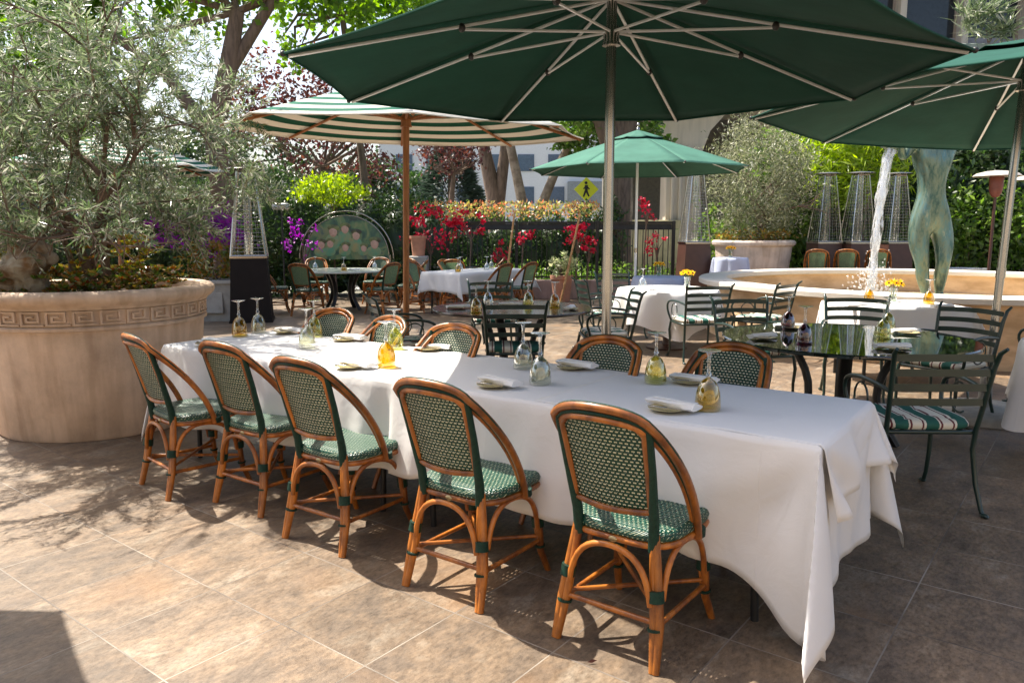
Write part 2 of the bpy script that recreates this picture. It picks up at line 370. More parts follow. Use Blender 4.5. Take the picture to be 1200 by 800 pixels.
LM['plum'] = leafmat('plum_leaves', [(.06,.02,.022),(.10,.03,.028),(.035,.02,.018),(.14,.05,.03)], .35, .4)
LM['hedge'] = leafmat('hedge_leaves', [(.018,.045,.012),(.035,.075,.018),(.07,.12,.035),(.010,.024,.008)], .25, .35)
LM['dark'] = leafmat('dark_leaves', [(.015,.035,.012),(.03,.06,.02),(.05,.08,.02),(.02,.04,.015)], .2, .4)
LM['bright'] = leafmat('bright_leaves', [(.05,.11,.016),(.10,.18,.03),(.17,.25,.06),(.02,.05,.01)], .4, .4)
LM['lime'] = leafmat('lime_leaves', [(.22,.32,.03),(.32,.40,.05),(.12,.20,.02)], .45, .4)
LM['conifer'] = leafmat('conifer_leaves', [(.03,.055,.035),(.05,.08,.05),(.02,.04,.03)], .15, .6)
LM['photinia'] = leafmat('photinia_leaves', [(.45,.16,.11),(.34,.32,.12),(.14,.20,.05),(.50,.14,.10)], .4, .35)
LM['red'] = leafmat('red_bracts', [(.50,.010,.03),(.62,.02,.06),(.34,.008,.02),(.55,.03,.09)], .3, .5)
LM['purple'] = leafmat('purple_bracts', [(.22,.015,.30),(.32,.02,.36),(.14,.01,.22)], .3, .5)
LM['succ'] = leafmat('succulent_leaves', [(.06,.12,.02),(.12,.17,.03),(.3,.2,.05),(.25,.07,.03),(.04,.09,.02)], .2, .3)
LM['yellow'] = leafmat('yellow_petals', [(.85,.50,.02),(.8,.62,.03),(.8,.38,.02)], .35, .5)

# ------------------------------------------------------------------ setting
def sheet(name, x0, x1, y0, y1, z, m):
    o = MB().add([(x0,y0,z),(x1,y0,z),(x1,y1,z),(x0,y1,z)], [(0,1,2,3)]).build(name, m, smooth=False)
    return tag(o, kind='structure')
sheet('ground', -300, 300, -60, 500, -.02, mat('dry_ground', (.20,.19,.14), .95, var=.3, scale=.4))
sheet('patio_floor', -16, 16, -3, 17.2, 0, M['tiles'])
sheet('road', -120, 120, 23.5, 34, -.012, mat('asphalt', (.10,.10,.10), .9, var=.2, scale=3))
sheet('sidewalk', -120, 120, 19.5, 23.5, -.008, mat('pavement', (.40,.39,.36), .9, var=.1, scale=2))
tag(MB().box((9.3,16.4,.1), (13.6,3.2,.2), ch=.01).build('terrace', mat('terrace_stone', (.32,.27,.21), .8, var=.2, scale=3), smooth=False), kind='structure')

# unseen wall added behind the viewpoint to block open sky and bounce warm light
wl = MB()
wl.box((0,-5.3,.45), (24,.5,.9)); wl.box((0,-5.3,4.1), (24,.5,2.2))
for k in range(9): wl.box((-12+3*k,-5.3,1.95), (1.5,.5,2.1))
tag(wl.build('unseen_bounce_wall', mat('cream_stucco', (.66,.55,.42), .9, var=.1, scale=3, bump=.4), smooth=False), kind='structure')
# ------------------------------------------------------------------ rattan chair
def arc(c, r, a0, a1, n, f): return [f(c, r, a0+(a1-a0)*i/(n-1)) for i in range(n)]
def bez(p0, p1, p2, p3, n=10):
    p0, p1, p2, p3 = map(Vector, (p0, p1, p2, p3)); out = []
    for i in range(n):
        t = i/(n-1); out.append(p0*(1-t)**3+3*p1*t*(1-t)**2+3*p2*t*t*(1-t)+p3*t**3)
    return out
def back_plane(z): # y of the raked back at height z
    t = (z-.45)/.48; return -.185-.115*t-.03*t*t
def rattan_chair(weave_m, bam):
    root = empty('bistro_chair', (0,0,0), 0, 'rattan bistro chair', 'chair')
    # seat: rounded trapezoid woven pad
    def outline(sc=1, dz=0):
        P = []
        for i in range(40):
            a = 2*math.pi*i/40; ca, sa = math.cos(a), math.sin(a)
            ex = .42
            x = math.copysign(abs(ca)**ex, ca)*(.215 if sa > 0 else .215-.03*abs(sa))*sc
            y = math.copysign(abs(sa)**ex, sa)*.205*sc+.005
            P.append((x, y, dz))
        return P
    mb = MB(); rings = [outline(.90, .425), outline(1.0, .432), outline(1.02, .448), outline(.985, .464), outline(.93, .470), outline(.6, .463), outline(.25, .460)]
    V = [p for r_ in rings for p in r_]; F = []
    for k in range(len(rings)-1):
        for i in range(40):
            j = (i+1)%40; F.append((k*40+i, k*40+j, k*40+40+j, k*40+40+i))
    F.append(tuple(range(39,-1,-1))); F.append(tuple(240+i for i in range(40)))
    mb.add(V, F)
    uvs = []
    for k, r_ in enumerate(rings):
        for p in r_: uvs.append((p[0]+(.03 if k < 3 else 0), p[1]-(p[2]*1.0 if k < 3 else .46)))
    mb.build('seat', M['weave_seat'], root, uv=uvs)
    fr = MB(); fr.tube([(p[0]*.97, p[1]*.97, .415) for p in outline(1.0)], .013, 8, closed=True); fr.build('seat_frame', bam, root)
    # legs
    for sx in (-1, 1):
        l = MB()
        for o_ in (0, .021):
            l.tube([(sx*(.150+o_*.2), -.185-o_*.0, .46), (sx*(.160+o_*.6), -.200, .34), (sx*(.178+o_), -.225, .16), (sx*(.195+o_*.5), -.262, 0)], [.016,.0165,.0165,.014], 10)
        lo = l.build('leg', bam, root)
        for e0, e1, rr_ in (((sx*.176, -.213, .275), (sx*.181, -.218, .235), .0285), ((sx*.184, -.228, .145), (sx*.185, -.229, .137), .028)): MB().tube([e0, e1], rr_, 12).build('binding', M['wrap'], lo)
        l = MB()
        l.tube([(sx*.185, .165, .43), (sx*.19, .172, .25), (sx*.192, .185, .10), (sx*.205, .225, 0)], [.0165,.0165,.016,.014], 10)
        l.tube([(sx*.160, .165, .43), (sx*.172, .172, .25), (sx*.180, .180, .14)], [.012,.012,.010], 8)
        lo = l.build('leg', bam, root)
        for e0, e1, rr_ in (((sx*.183, .172, .255), (sx*.184, .174, .215), .027), ((sx*.19, .18, .13), (sx*.19, .181, .122), .024)): MB().tube([e0, e1], rr_, 12).build('binding', M['wrap'], lo)
    # arched braces, four sides
    def brace(p, q, top):
        m_ = MB(); p = Vector(p); q = Vector(q); mid = (p+q)/2
        a = bez(p, p.lerp(Vector((p.x,p.y,top)), .75)+(mid-p)*.1, Vector((mid.x,mid.y,top))+(p-mid)*.55, Vector((mid.x,mid.y,top)), 9)
        b_ = bez(Vector((mid.x,mid.y,top)), Vector((mid.x,mid.y,top))+(q-mid)*.55, q.lerp(Vector((q.x,q.y,top)), .75)+(mid-q)*.1, q, 9)
        m_.tube(a+b_[1:], .0115, 8); return m_.build('brace', bam, root)
    brace((-.165,-.232,.22), (.165,-.232,.22), .402); brace((-.165,.185,.2), (.165,.185,.2), .402)
    for sx in (-1, 1): brace((sx*.196,-.2,.24), (sx*.196,.155,.21), .402)
    # stretchers
    st = MB(); z = .15
    for sx in (-1, 1): st.tube([(sx*.188,-.21,z), (sx*.19,.175,z)], .0105, 8)
    st.tube([(-.19,-.225,z+.012), (.19,-.225,z+.012)], .0105, 8)
    st.tube([(-.18,-.20,z+.02), (.18,.17,z+.02)], .009, 8); st.tube([(.18,-.20,z+.04), (-.18,.17,z+.04)], .009, 8)
    st.build('stretcher', bam, root)
    # woven back panel with rounded top
    hw, z0, z1 = .148, .535, .862; nx, nz = 14, 14; V = []; F = []; uvs = []
    for j in range(nz+1):
        for i in range(nx+1):
            u = -1+2*i/nx; x = u*(hw+.012*j/nz)
            top = z1+.035*(1-u*u)-.028*abs(u)**6; bot = z0+.012*u*u
            z = bot+(top-bot)*j/nz; V.append((x, back_plane(z)-.022*(1-u*u), z)); uvs.append((x, z))
    for j in range(nz):
        for i in range(nx): a = j*(nx+1)+i; F.append((a, a+1, a+nx+2, a+nx+1))
    pm = MB().add(V, F); po = pm.build('backrest', weave_m, root, uv=uvs)
    so = po.modifiers.new('thickness', 'SOLIDIFY'); so.thickness = .006
    # inner frame: green wrapped posts and the bamboo edge of the panel
    ed = [V[i] for i in range(0, (nx+1)*(nz+1), nx+1)]
    top_ = [V[nz*(nx+1)+i] for i in range(nx+1)]; rt = [V[i*(nx+1)+nx] for i in range(nz+1)]; bt = [V[i] for i in range(nx+1)]
    loop = ed+top_[1:-1]+rt[::-1]+bt[-2:0:-1]
    fm = MB(); fm.tube(loop, .0125, 8, closed=True); fo = fm.build('panel_frame', bam, root)
    for sx in (-1, 1):
        gm = MB(); gm.tube([(sx*.150,-.186,.40), (sx*.154, back_plane(.5), .5), (sx*.170, back_plane(.7)+.002, .7), (sx*.176, back_plane(.86)+.002, .875)], [.0205,.019,.014,.013], 10); gm.build('wrapped_post', M['wrap'], root)
    # outer arch: from seat sides sweeping up and back over the top
    def outer(off, r, zoff=0):
        half = bez((.223+off*.4, .022, .400), (.232+off*.6, -.02, .60), (.232+off, back_plane(.80)+.075, .775), (.19+off*.8, back_plane(.86)+.004, .862+off*.4), 14)
        tp = bez(half[-1], (.155+off*.5, back_plane(.9), .907+off), (.08, back_plane(.925)-.018, .918+off+zoff), (0, back_plane(.925)-.024, .920+off+zoff), 8)
        h = half+tp[1:]; full = h+[Vector((-p.x, p.y, p.z)) for p in h[-2::-1]]
        return MB().tube(full, r, 9)
    ob = outer(0, .0155); ob.build('back_frame', bam, root)
    outer(-.022, .0085).build('back_trim', M['wrap'], root)
    ob2 = outer(-.038, .011); ob2.build('inner_arch', bam, root)
    tr = outer(.0125, .0055); tr.build('edge_trim', M['wrap'], root)
    # binding where arch meets seat
    for sx in (-1, 1): MB().tube([(sx*.222,.03,.435), (sx*.219,.036,.405)], .024, 10).build('arch_binding', M['wrap'], root)
    mt = MB(); mt.ball((0,-.207,.415), .011, q=(1.6,.5,1)); mt.build('maker_disc', mat('brass', (.5,.38,.2), .4, metal=.8), root)
    return root
ch_green = rattan_chair(M['weave_back'], M['bamboo'])
ch_pale = rattan_chair(M['weave_pale'], M['bamboo'])
TA = R(-35.54)                       # direction of the long table
tn = Vector((.581,.814,0)); tt = Vector((.814,-.581,0))
def face(v): return math.atan2(v[1], v[0])-math.pi/2   # local +y towards v
nl = ['green woven rattan chair beside the big stone planter, near side of the long table',
      'green woven rattan chair second from the planter, near side of the long table',
      'green woven rattan chair in the middle of the near side of the long table',
      'orange framed rattan chair fourth from the planter on the near side of the long table',
      'frontmost rattan chair with dark cream dashed weave, nearest the camera']
feet = [((168,568),(195,585)),((252,588),(306,606)),((333,630),(402,652)),((475,685),(562,718)),((653,745),(765,790))]
for (a, b_), lb in zip(feet, nl):
    p, q = G(*a), G(*b_); mid = (p+q)/2; d = (q-p).normalized(); f = Vector((-d.y, d.x, 0))
    f = (f+tn*1.2).normalized() if a[0] > 200 else f
    place(ch_green, mid+f*.262, face(f), lb, 'rattan chairs around the long table')
fl = ['rattan chair leftmost on the far side of the long table','rattan chair second from the left on the far side of the long table',
      'rattan chair in the middle of the far side of the long table','rattan chair in front of the steel parasol pole, far side of the long table',
      'rattan chair at the right end of the long table\'s far side, beside the glass table']
for i, ((px, py), lb) in enumerate(zip([(397,362),(452,370),(537,380),(715,395),(858,403)], fl)):
    p = G(px, py, .925); f = -tn
    rot = [.12,-.2,.05,0,-.04][i]
    place(ch_green, Vector((p.x,p.y,0))-tn*.325, face(f)+rot, lb, 'rattan chairs around the long table')

# ------------------------------------------------------------------ tables and cloths
def drape(name, m, L, W, z, ox0, ox1, oy0, oy1, step=.03, seed=1, wave=.02, fold=.45, label=None, rr=.012, skew=0.0, lift=0, wrinkle=.002, parent=None, flare=.04, deep=0.0):
    rn = random.Random(seed); ph = [rn.uniform(0, 6.28) for _ in range(8)]
    xs = list(np.arange(-L/2-ox0, L/2+ox1+1e-6, step)); ys = list(np.arange(-W/2-oy0, W/2+oy1+1e-6, step))
    for e in (-L/2, L/2):
        xs += [e]
    for e in (-W/2, W/2): ys += [e]
    xs = sorted(set(round(x, 4) for x in xs)); ys = sorted(set(round(y, 4) for y in ys)); V = []
    def oo(d):  # outward, down for arc length d past the edge
        a = min(d/rr, math.pi/2); o_ = rr*math.sin(a); dn = rr*(1-math.cos(a)); e = max(0, d-rr*math.pi/2); return o_+e*flare, dn+e
    for y in ys:
        for x in xs:
            dx = max(0, abs(x)-L/2); dy = max(0, abs(y)-W/2); sx = 1 if x > 0 else -1; sy = 1 if y > 0 else -1
            bx = max(-L/2, min(L/2, x)); by = max(-W/2, min(W/2, y))
            if dx == 0 and dy == 0:
                V.append((x, y, z+wrinkle*math.sin(x*7+ph[0])*math.sin(y*11+ph[1])+wrinkle*.6*math.sin(x*23+y*9+ph[2]))); continue
            if dx == 0 or dy == 0:
                d = dx+dy; o_, dn = oo(d); s = by if dy == 0 else bx
                w = wave*min(1, d/.35)*(math.sin(s*9+ph[3]+sx)+.55*math.sin(s*17+ph[4])+.3*math.sin(s*31+ph[5]+d*4))
                if sx > 0 or dx == 0:
                    al = (L/2-bx) if dy > 0 else (W/2-abs(by)); w += wave*1.3*math.sin(6.5*math.atan2(d, al+.02)+ph[2])*math.exp(-al/.6)*min(1, d/.2)*min(1, al/.08)
                hem = 1-.06*math.sin(s*5+ph[6])-.03*math.sin(s*13+ph[7])
                if dy == 0: V.append((bx+sx*(o_+w+wave*.8*min(1,d/.3)), by, z-dn*hem))
                else: kf = 1+deep*math.exp(-(max(0, L/2-bx)/.30)**1.4) if sy < 0 else 1; V.append((bx, by+sy*(o_+w*(1-.6*(kf-1))+wave*.8*min(1,d/.3)), max(.012, z-dn*hem*kf)))
                continue
            rho = math.hypot(dx, dy); th = math.atan2(dy, dx); o_, dn = oo(rho)
            g = (fold if sy < 0 else fold*.45)*(1 if sx > 0 else .35)*math.sin(2*th)**.85; dirn = R(45)-skew*sy
            # extra flutes close to the corner
            g2 = .10*math.sin(6*th)
            wx = wave*min(1, rho/.35)
            s0 = by if th < math.pi/4 else bx
            w = wx*(math.sin(s0*9+ph[3]+sx)+.55*math.sin(s0*17+ph[4])+.3*math.sin(s0*31+ph[5]+rho*4))*abs(math.cos(2*th))+wave*.8*min(1, rho/.3)
            X = bx+sx*((o_+w)*math.cos(th)+g*rho*math.cos(dirn)+g2*rho*math.sin(th))
            Y = by+sy*((o_+w)*math.sin(th)+g*rho*math.sin(dirn)+g2*rho*math.cos(th)*-1)
            hem = 1-(.06*math.sin(s0*5+ph[6])+.03*math.sin(s0*13+ph[7]))*abs(math.cos(2*th))
            kf = 1+(deep*max(0, -math.cos(2*th)) if sx > 0 and sy < 0 else 0); V.append((X, Y, max(.012, z-dn*math.sqrt(max(.1, 1-g*g))*hem*kf)))
    n = len(xs); F = [(j*n+i, j*n+i+1, (j+1)*n+i+1, (j+1)*n+i) for j in range(len(ys)-1) for i in range(n-1)]
    o = MB().add(V, F).build(name, m, parent, ang=80)
    if lift: o.location.z += lift
    s_ = o.modifiers.new('thickness', 'SOLIDIFY'); s_.thickness = .0015; s_.offset = 1
    return o
TC = Vector((-.355, 4.130, 0)); TL, TW = 4.10, .86
t = empty('banquet_table', TC, TA, 'long folding banquet table under the white cloth', 'table')
MB().box((0,0,.738), (TL-.01,TW-.01,.03), ch=.005).build('tabletop', M['concrete'], t)
for x in (-1.85, -.15, .15, 1.80):
    for y in (-.33, .33):
        l = MB(); l.tube([(x, y, .722), (x+.03*(1 if x>0 else -1), y, .0)], .016, 10); l.build('leg', M['metal_black'], t)
for x in (-1.72, 1.72): l = MB(); l.tube([(x,-.33,.40),(x,.33,.40)], .01, 8); l.build('crossbar', M['metal_black'], t)
c = drape('tablecloth', M['cloth'], TL, TW, .757, .42, .56, .48, .46, seed=5, wave=.021, fold=.52, skew=.5, step=.028, wrinkle=.0015, deep=.40)
c.location = TC; c.rotation_euler = (0,0,TA); tag(c, 'large white tablecloth draped over the long table, corner hanging to the floor', 'tablecloth')
c = drape('tablecloth', M['cloth'], 1.2, TW-.016, .7582, 0, .27, .0, .30, seed=11, wave=.03, fold=.5, skew=.2, step=.026, wrinkle=.0012, flare=.14)
c.location = TC+tt*(TL/2-.595); c.rotation_euler = (0,0,TA); tag(c, 'short white overlay cloth hanging over the right end of the long table', 'tablecloth')

def goblet(bowl_m, kind):
    root = empty('upturned_goblet', (0,0,0), 0, 'goblet', 'wine glass')
    b_ = MB(); prof = [(.052,.0),(.0535,.012),(.0525,.035),(.049,.065),(.041,.095),(.028,.118),(.012,.130),(.007,.136)]
    b_.lathe(prof, seg=32, caps=False); o = b_.build('bowl', bowl_m, root); s_ = o.modifiers.new('t', 'SOLIDIFY'); s_.thickness = .002
    s = MB(); s.lathe([(.007,.136),(.013,.146),(.009,.156),(.0065,.185),(.008,.225),(.013,.236)], seg=16); s.build('stem', M['clear'], root)
    f = MB(); f.lathe([(.013,.236),(.040,.243),(.047,.2455),(.0475,.2475),(.040,.2480),(.001,.2482)], seg=32); f.build('foot', M['clear'], root)
    return root
gob = {k: goblet(M[k], k) for k in ('amber','olive','smoke','violet','clear')}
TZ = .764
G_list = [((281,393),'amber','amber upturned goblet at the planter end of the long table'),((303,389),'smoke','clear upturned goblet at the planter end of the long table, behind the amber one'),
 ((360,407),'smoke','grey smoked upturned goblet between the leftmost glasses and the middle ones on the long table'),((369,393),'olive','green upturned goblet just behind the smoked one on the long table'),
 ((453,429),'amber','amber upturned goblet on the sunlit middle of the long table'),((463,408),'olive','pale green upturned goblet behind the amber one in the sunlit middle'),
 ((613,431),'smoke','left of the two clear upturned goblets standing together in shade'),((633,449),'smoke','nearer of the two clear upturned goblets standing together in shade'),
 ((768,448),'olive','pale green upturned goblet in front of the second far chair from the right'),((829,479),'amber','large olive amber upturned goblet nearest the right end of the long table')]
for (p, k, lb) in G_list: place(gob[k], G(*p, TZ), random.uniform(0,6), lb, 'upturned goblets on the long table')

def napkin_():
    V = []; n = 14; nx = 12
    for i in range(nx+1):
        x = -.115+.23*i/nx; sq = 1+.12*math.sin(i*1.3)
        for k in range(n):
            a = 2*math.pi*k/n; rr = .022*(1+.18*math.sin(3*a+i*.2)); V.append((x, math.cos(a)*rr*1.75*sq, .017+math.sin(a)*rr*.75))
    F = [(i*n+k, i*n+(k+1)%n, (i+1)*n+(k+1)%n, (i+1)*n+k) for i in range(nx) for k in range(n)]+[tuple(range(n-1,-1,-1)), tuple(nx*n+k for k in range(n))]
    o = MB().add(V, F); o.box((.01,0,.0355), (.20,.035,.003), ch=.001)
    return tag(o.build('napkin', M['napkin'], None, ang=60), 'n', 'napkin')
def plate_():
    o = MB().lathe([(.002,.004),(.045,.004),(.050,.006),(.078,.013),(.080,.0145),(.078,.0155),(.050,.009),(.045,.007),(.002,.0065)], seg=36)
    return tag(o.build('bread_plate', mat('amber_plate', (.50,.42,.22), .12, var=.1), None), 'p', 'plate')
def knife_():
    r_ = empty('butter_knife', (0,0,0), 0, 'k', 'knife')
    MB().box((-.05,0,.003), (.085,.012,.005), ch=.002).build('handle', M['steel'], r_)
    MB().add([(-.008,-.005,.002),(.06,-.009,.002),(.085,-.004,.002),(.09,.004,.002),(-.008,.005,.002),(-.008,-.005,.004),(.06,-.009,.004),(.085,-.004,.004),(.09,.004,.004),(-.008,.005,.004)],
             [(4,3,2,1,0),(5,6,7,8,9),(0,1,6,5),(1,2,7,6),(2,3,8,7),(3,4,9,8),(4,0,5,9)]).build('blade', M['steel'], r_, smooth=False)
    return r_
nap, pla, kni = napkin_(), plate_(), knife_()
seats = [((244,404),'beside the big planter'),((334,390),'at the far side behind the left glasses'),((404,399),'before the second far chair from the left'),
 ((410,431),'before the middle near chair'),((503,410),'before the middle far chair'),((578,453),'before the fourth near chair from the planter'),
 ((670,432),'before the far chair by the steel pole'),((808,449),'before the far chair at the right end'),((782,481),'before the frontmost chair')]
for i, (p, w) in enumerate(seats):
    q = G(*p, TZ)
    rr_ = TA+random.uniform(-.25,.25)
    place(pla, q, 0, 'small amber bread plate on the long table '+w, 'bread plates on the long table')
    place(nap, q+Vector((.03,.035,.008)), rr_+.05, 'rolled white napkin on the long table '+w, 'rolled napkins on the long table', (1.0,1.0+random.uniform(-.1,.15),.8+random.uniform(-.1,.15)))
    place(kni, q+Vector((.0,-.03,.0155)), rr_+.3, 'silver butter knife on the bread plate '+w, 'butter knives on the long table')

# ------------------------------------------------------------------ parasols
def parasol(name, label, base, tilt, h, rad, rot, rise, fm, pole_m, rib_m, pole_r=.029, wood=False, group=None, base_r=.36, scallop=.008, joint=.5, runner=.26, vent=True, baseh=.07):
    root = empty(name, (base[0], base[1], 0), 0, label, 'parasol', group)
    n = Vector((tilt[0], tilt[1], 1)).normalized(); a = n.cross(Vector((0,1,0))).normalized(); b_ = n.cross(a)
    Cc = n*h; ap = Cc+n*rise
    def rim(ang, r_=rad): return Cc+(a*math.cos(ang)+b_*math.sin(ang))*r_
    dirs = [rot-2*math.pi*k/8 for k in range(8)]
    # canopy, finely divided panels that sag between the ribs
    V = []; F = []; uvs = []; nr, ns = 14, 8; v0 = .0
    for k in range(8):
        p0, p1 = rim(dirs[k]), rim(dirs[(k+1)%8]); st = len(V)
        for j in range(nr+1):
            t_ = .03+.97*j/nr
            for i in range(ns+1):
                s_ = i/ns; e = p0.lerp(p1, s_); P = ap.lerp(e, t_)
                sag = math.sin(math.pi*s_)
                P = P-n*(scallop*sag*t_*1.2)
                if j == nr: P = P.lerp(ap, .016*sag)
                P = P+n*.012*math.sin(math.pi*t_)
                V.append(P); uvs.append((s_+k, t_))
        for j in range(nr):
            for i in range(ns): q = st+j*(ns+1)+i; F.append((q, q+1, q+ns+2, q+ns+1))
    cm = MB().add(V, F); co = cm.build('canopy', fm, root, uv=uvs, ang=25)
    sl = co.modifiers.new('t', 'SOLIDIFY'); sl.thickness = .002
    # hem band
    hm = MB(); Pt = []
    for k in range(8):
        p0, p1 = rim(dirs[k]), rim(dirs[(k+1)%8])
        for i in range(8):
            s_ = i/8; sag = math.sin(math.pi*s_); Pt.append(p0.lerp(p1, s_)-n*(scallop*sag*1.2+.004)+(ap-p0.lerp(p1, s_))*.016*sag)
    hm.tube(Pt, .0065, 6, closed=True); hm.build('hem', fm, co, uv=[(0,.99)]*len(hm.v))
    if vent:
        V = []; F = []; uvs = []; 
        for k in range(8):
            p0, p1 = rim(dirs[k]), rim(dirs[(k+1)%8]); st = len(V)
            for j in range(5):
                t_ = .02+.22*j/4
                for i in range(5):
                    e = p0.lerp(p1, i/4); P = (ap+n*.05).lerp(e+n*.03, t_); P -= n*.02*math.sin(math.pi*i/4)*t_*3; V.append(P); uvs.append((i/4, t_))
            for j in range(4):
                for i in range(4): q = st+j*5+i; F.append((q, q+1, q+6, q+5))
        vo = MB().add(V, F).build('vent', fm, co, uv=uvs, ang=25); vs = vo.modifiers.new('t', 'SOLIDIFY'); vs.thickness = .002
    pl = MB(); pl.tube([Vector((0,0,.02)), n*(h+rise+.04)], pole_r, 20); po = pl.build('pole', pole_m, root)
    if not wood:
        cp = MB(); cp.tube([n*1.12, n*1.2], pole_r*1.18, 16); cp.build('pole_collar', M['steel'], po)
    fi = MB(); fi.lathe([(.03,0),(.03,.03),(.012,.045),(.022,.07),(.024,.09),(.012,.11),(.001,.115)], c=tuple(n*(h+rise+.045)), seg=16); fi.build('finial', M['steel'] if not wood else pole_m, root)
    hz = h+runner
    hb = MB(); hb.tube([n*(hz-.06), n*(hz+.03)], pole_r*1.55, 16); hb.tube([n*(hz-.075), n*(hz-.06)], pole_r*1.8, 16); hb.build('runner_hub', M['steel'] if not wood else pole_m, root)
    for k in range(8):
        e = rim(dirs[k], rad*.985)-n*.014; rt_ = ap-n*.03
        m_ = MB(); m_.tube([rt_, rt_.lerp(e, .5)-n*.004, e], .0095 if not wood else .015, 6); ro = m_.build('rib', rib_m, root)
        j = rt_.lerp(e, joint)-n*.02; s0 = n*hz+(e-n*e.dot(n)).normalized()*pole_r*1.5
        m_ = MB(); m_.tube([s0, j], .0085 if not wood else .013, 6); m_.build('strut', rib_m, ro)
        if not wood:
            m_ = MB(); m_.ball(tuple(j+n*.008), .021, 8, 6, q=(1,1,1.2)); m_.build('joint', M['plastic'], ro)
            m_ = MB(); m_.ball(tuple(rim(dirs[k])-n*.004), .016, 8, 6); m_.build('rib_tip', M['plastic'], ro)
    if base_r:
        m_ = MB(); m_.lathe([(base_r,0),(base_r,baseh*.55),(base_r*.93,baseh),(.07,baseh+.02),(.05,baseh+.05),(.045,.33),(.001,.33)], seg=40); m_.build('base', M['concrete'] if not wood else M['metal_black'], root)
    return root
parasol('market_parasol', 'big dark green parasol over the long table, seen from below', (.58,4.69), (.0,.0), 2.376, 1.855, .37, .475, M['canopy'], M['steel'], M['alu'], .03, group='dark green parasols')
parasol('market_parasol', 'dark green parasol at the right edge over the round glass table', (3.83,6.09), (.05,.0286), 2.40, 2.01, -.384, .51, M['canopy'], M['steel'], M['alu'], .03, group='dark green parasols', base_r=.42, runner=.24, scallop=.02)
parasol('market_parasol', 'small pale green parasol in front of the concrete columns', (2.05,12.8), (-.003,-.0014), 2.45, 1.80, .2182, .60, M['canopy_pale'], M['alu'], M['alu'], .022, group='dark green parasols')
parasol('market_parasol', 'green parasol whose shadow falls on the tiles at the lower left corner', (-3.9,1.98), (0,0), 2.4, 1.95, .30, .5, M['canopy'], M['steel'], M['alu'], .03)
parasol('striped_parasol', 'green and cream striped parasol on a wooden pole behind the long table', (-1.09,7.79), (.0234,-.036), 2.445, 1.78, .1652, .50, M['canopy_stripe'], M['wood'], M['wood'], .032, wood=True, joint=.45, runner=.12, vent=False, scallop=.015, base_r=.3)
parasol('striped_parasol', 'striped parasol mostly hidden behind the olive tree', (-6.6,13.0), (.0,.0), 2.5, 1.8, .3, .55, M['canopy_stripe'], M['wood'], M['wood'], .03, wood=True, joint=.45, runner=.12, vent=False, scallop=.05, base_r=.3)

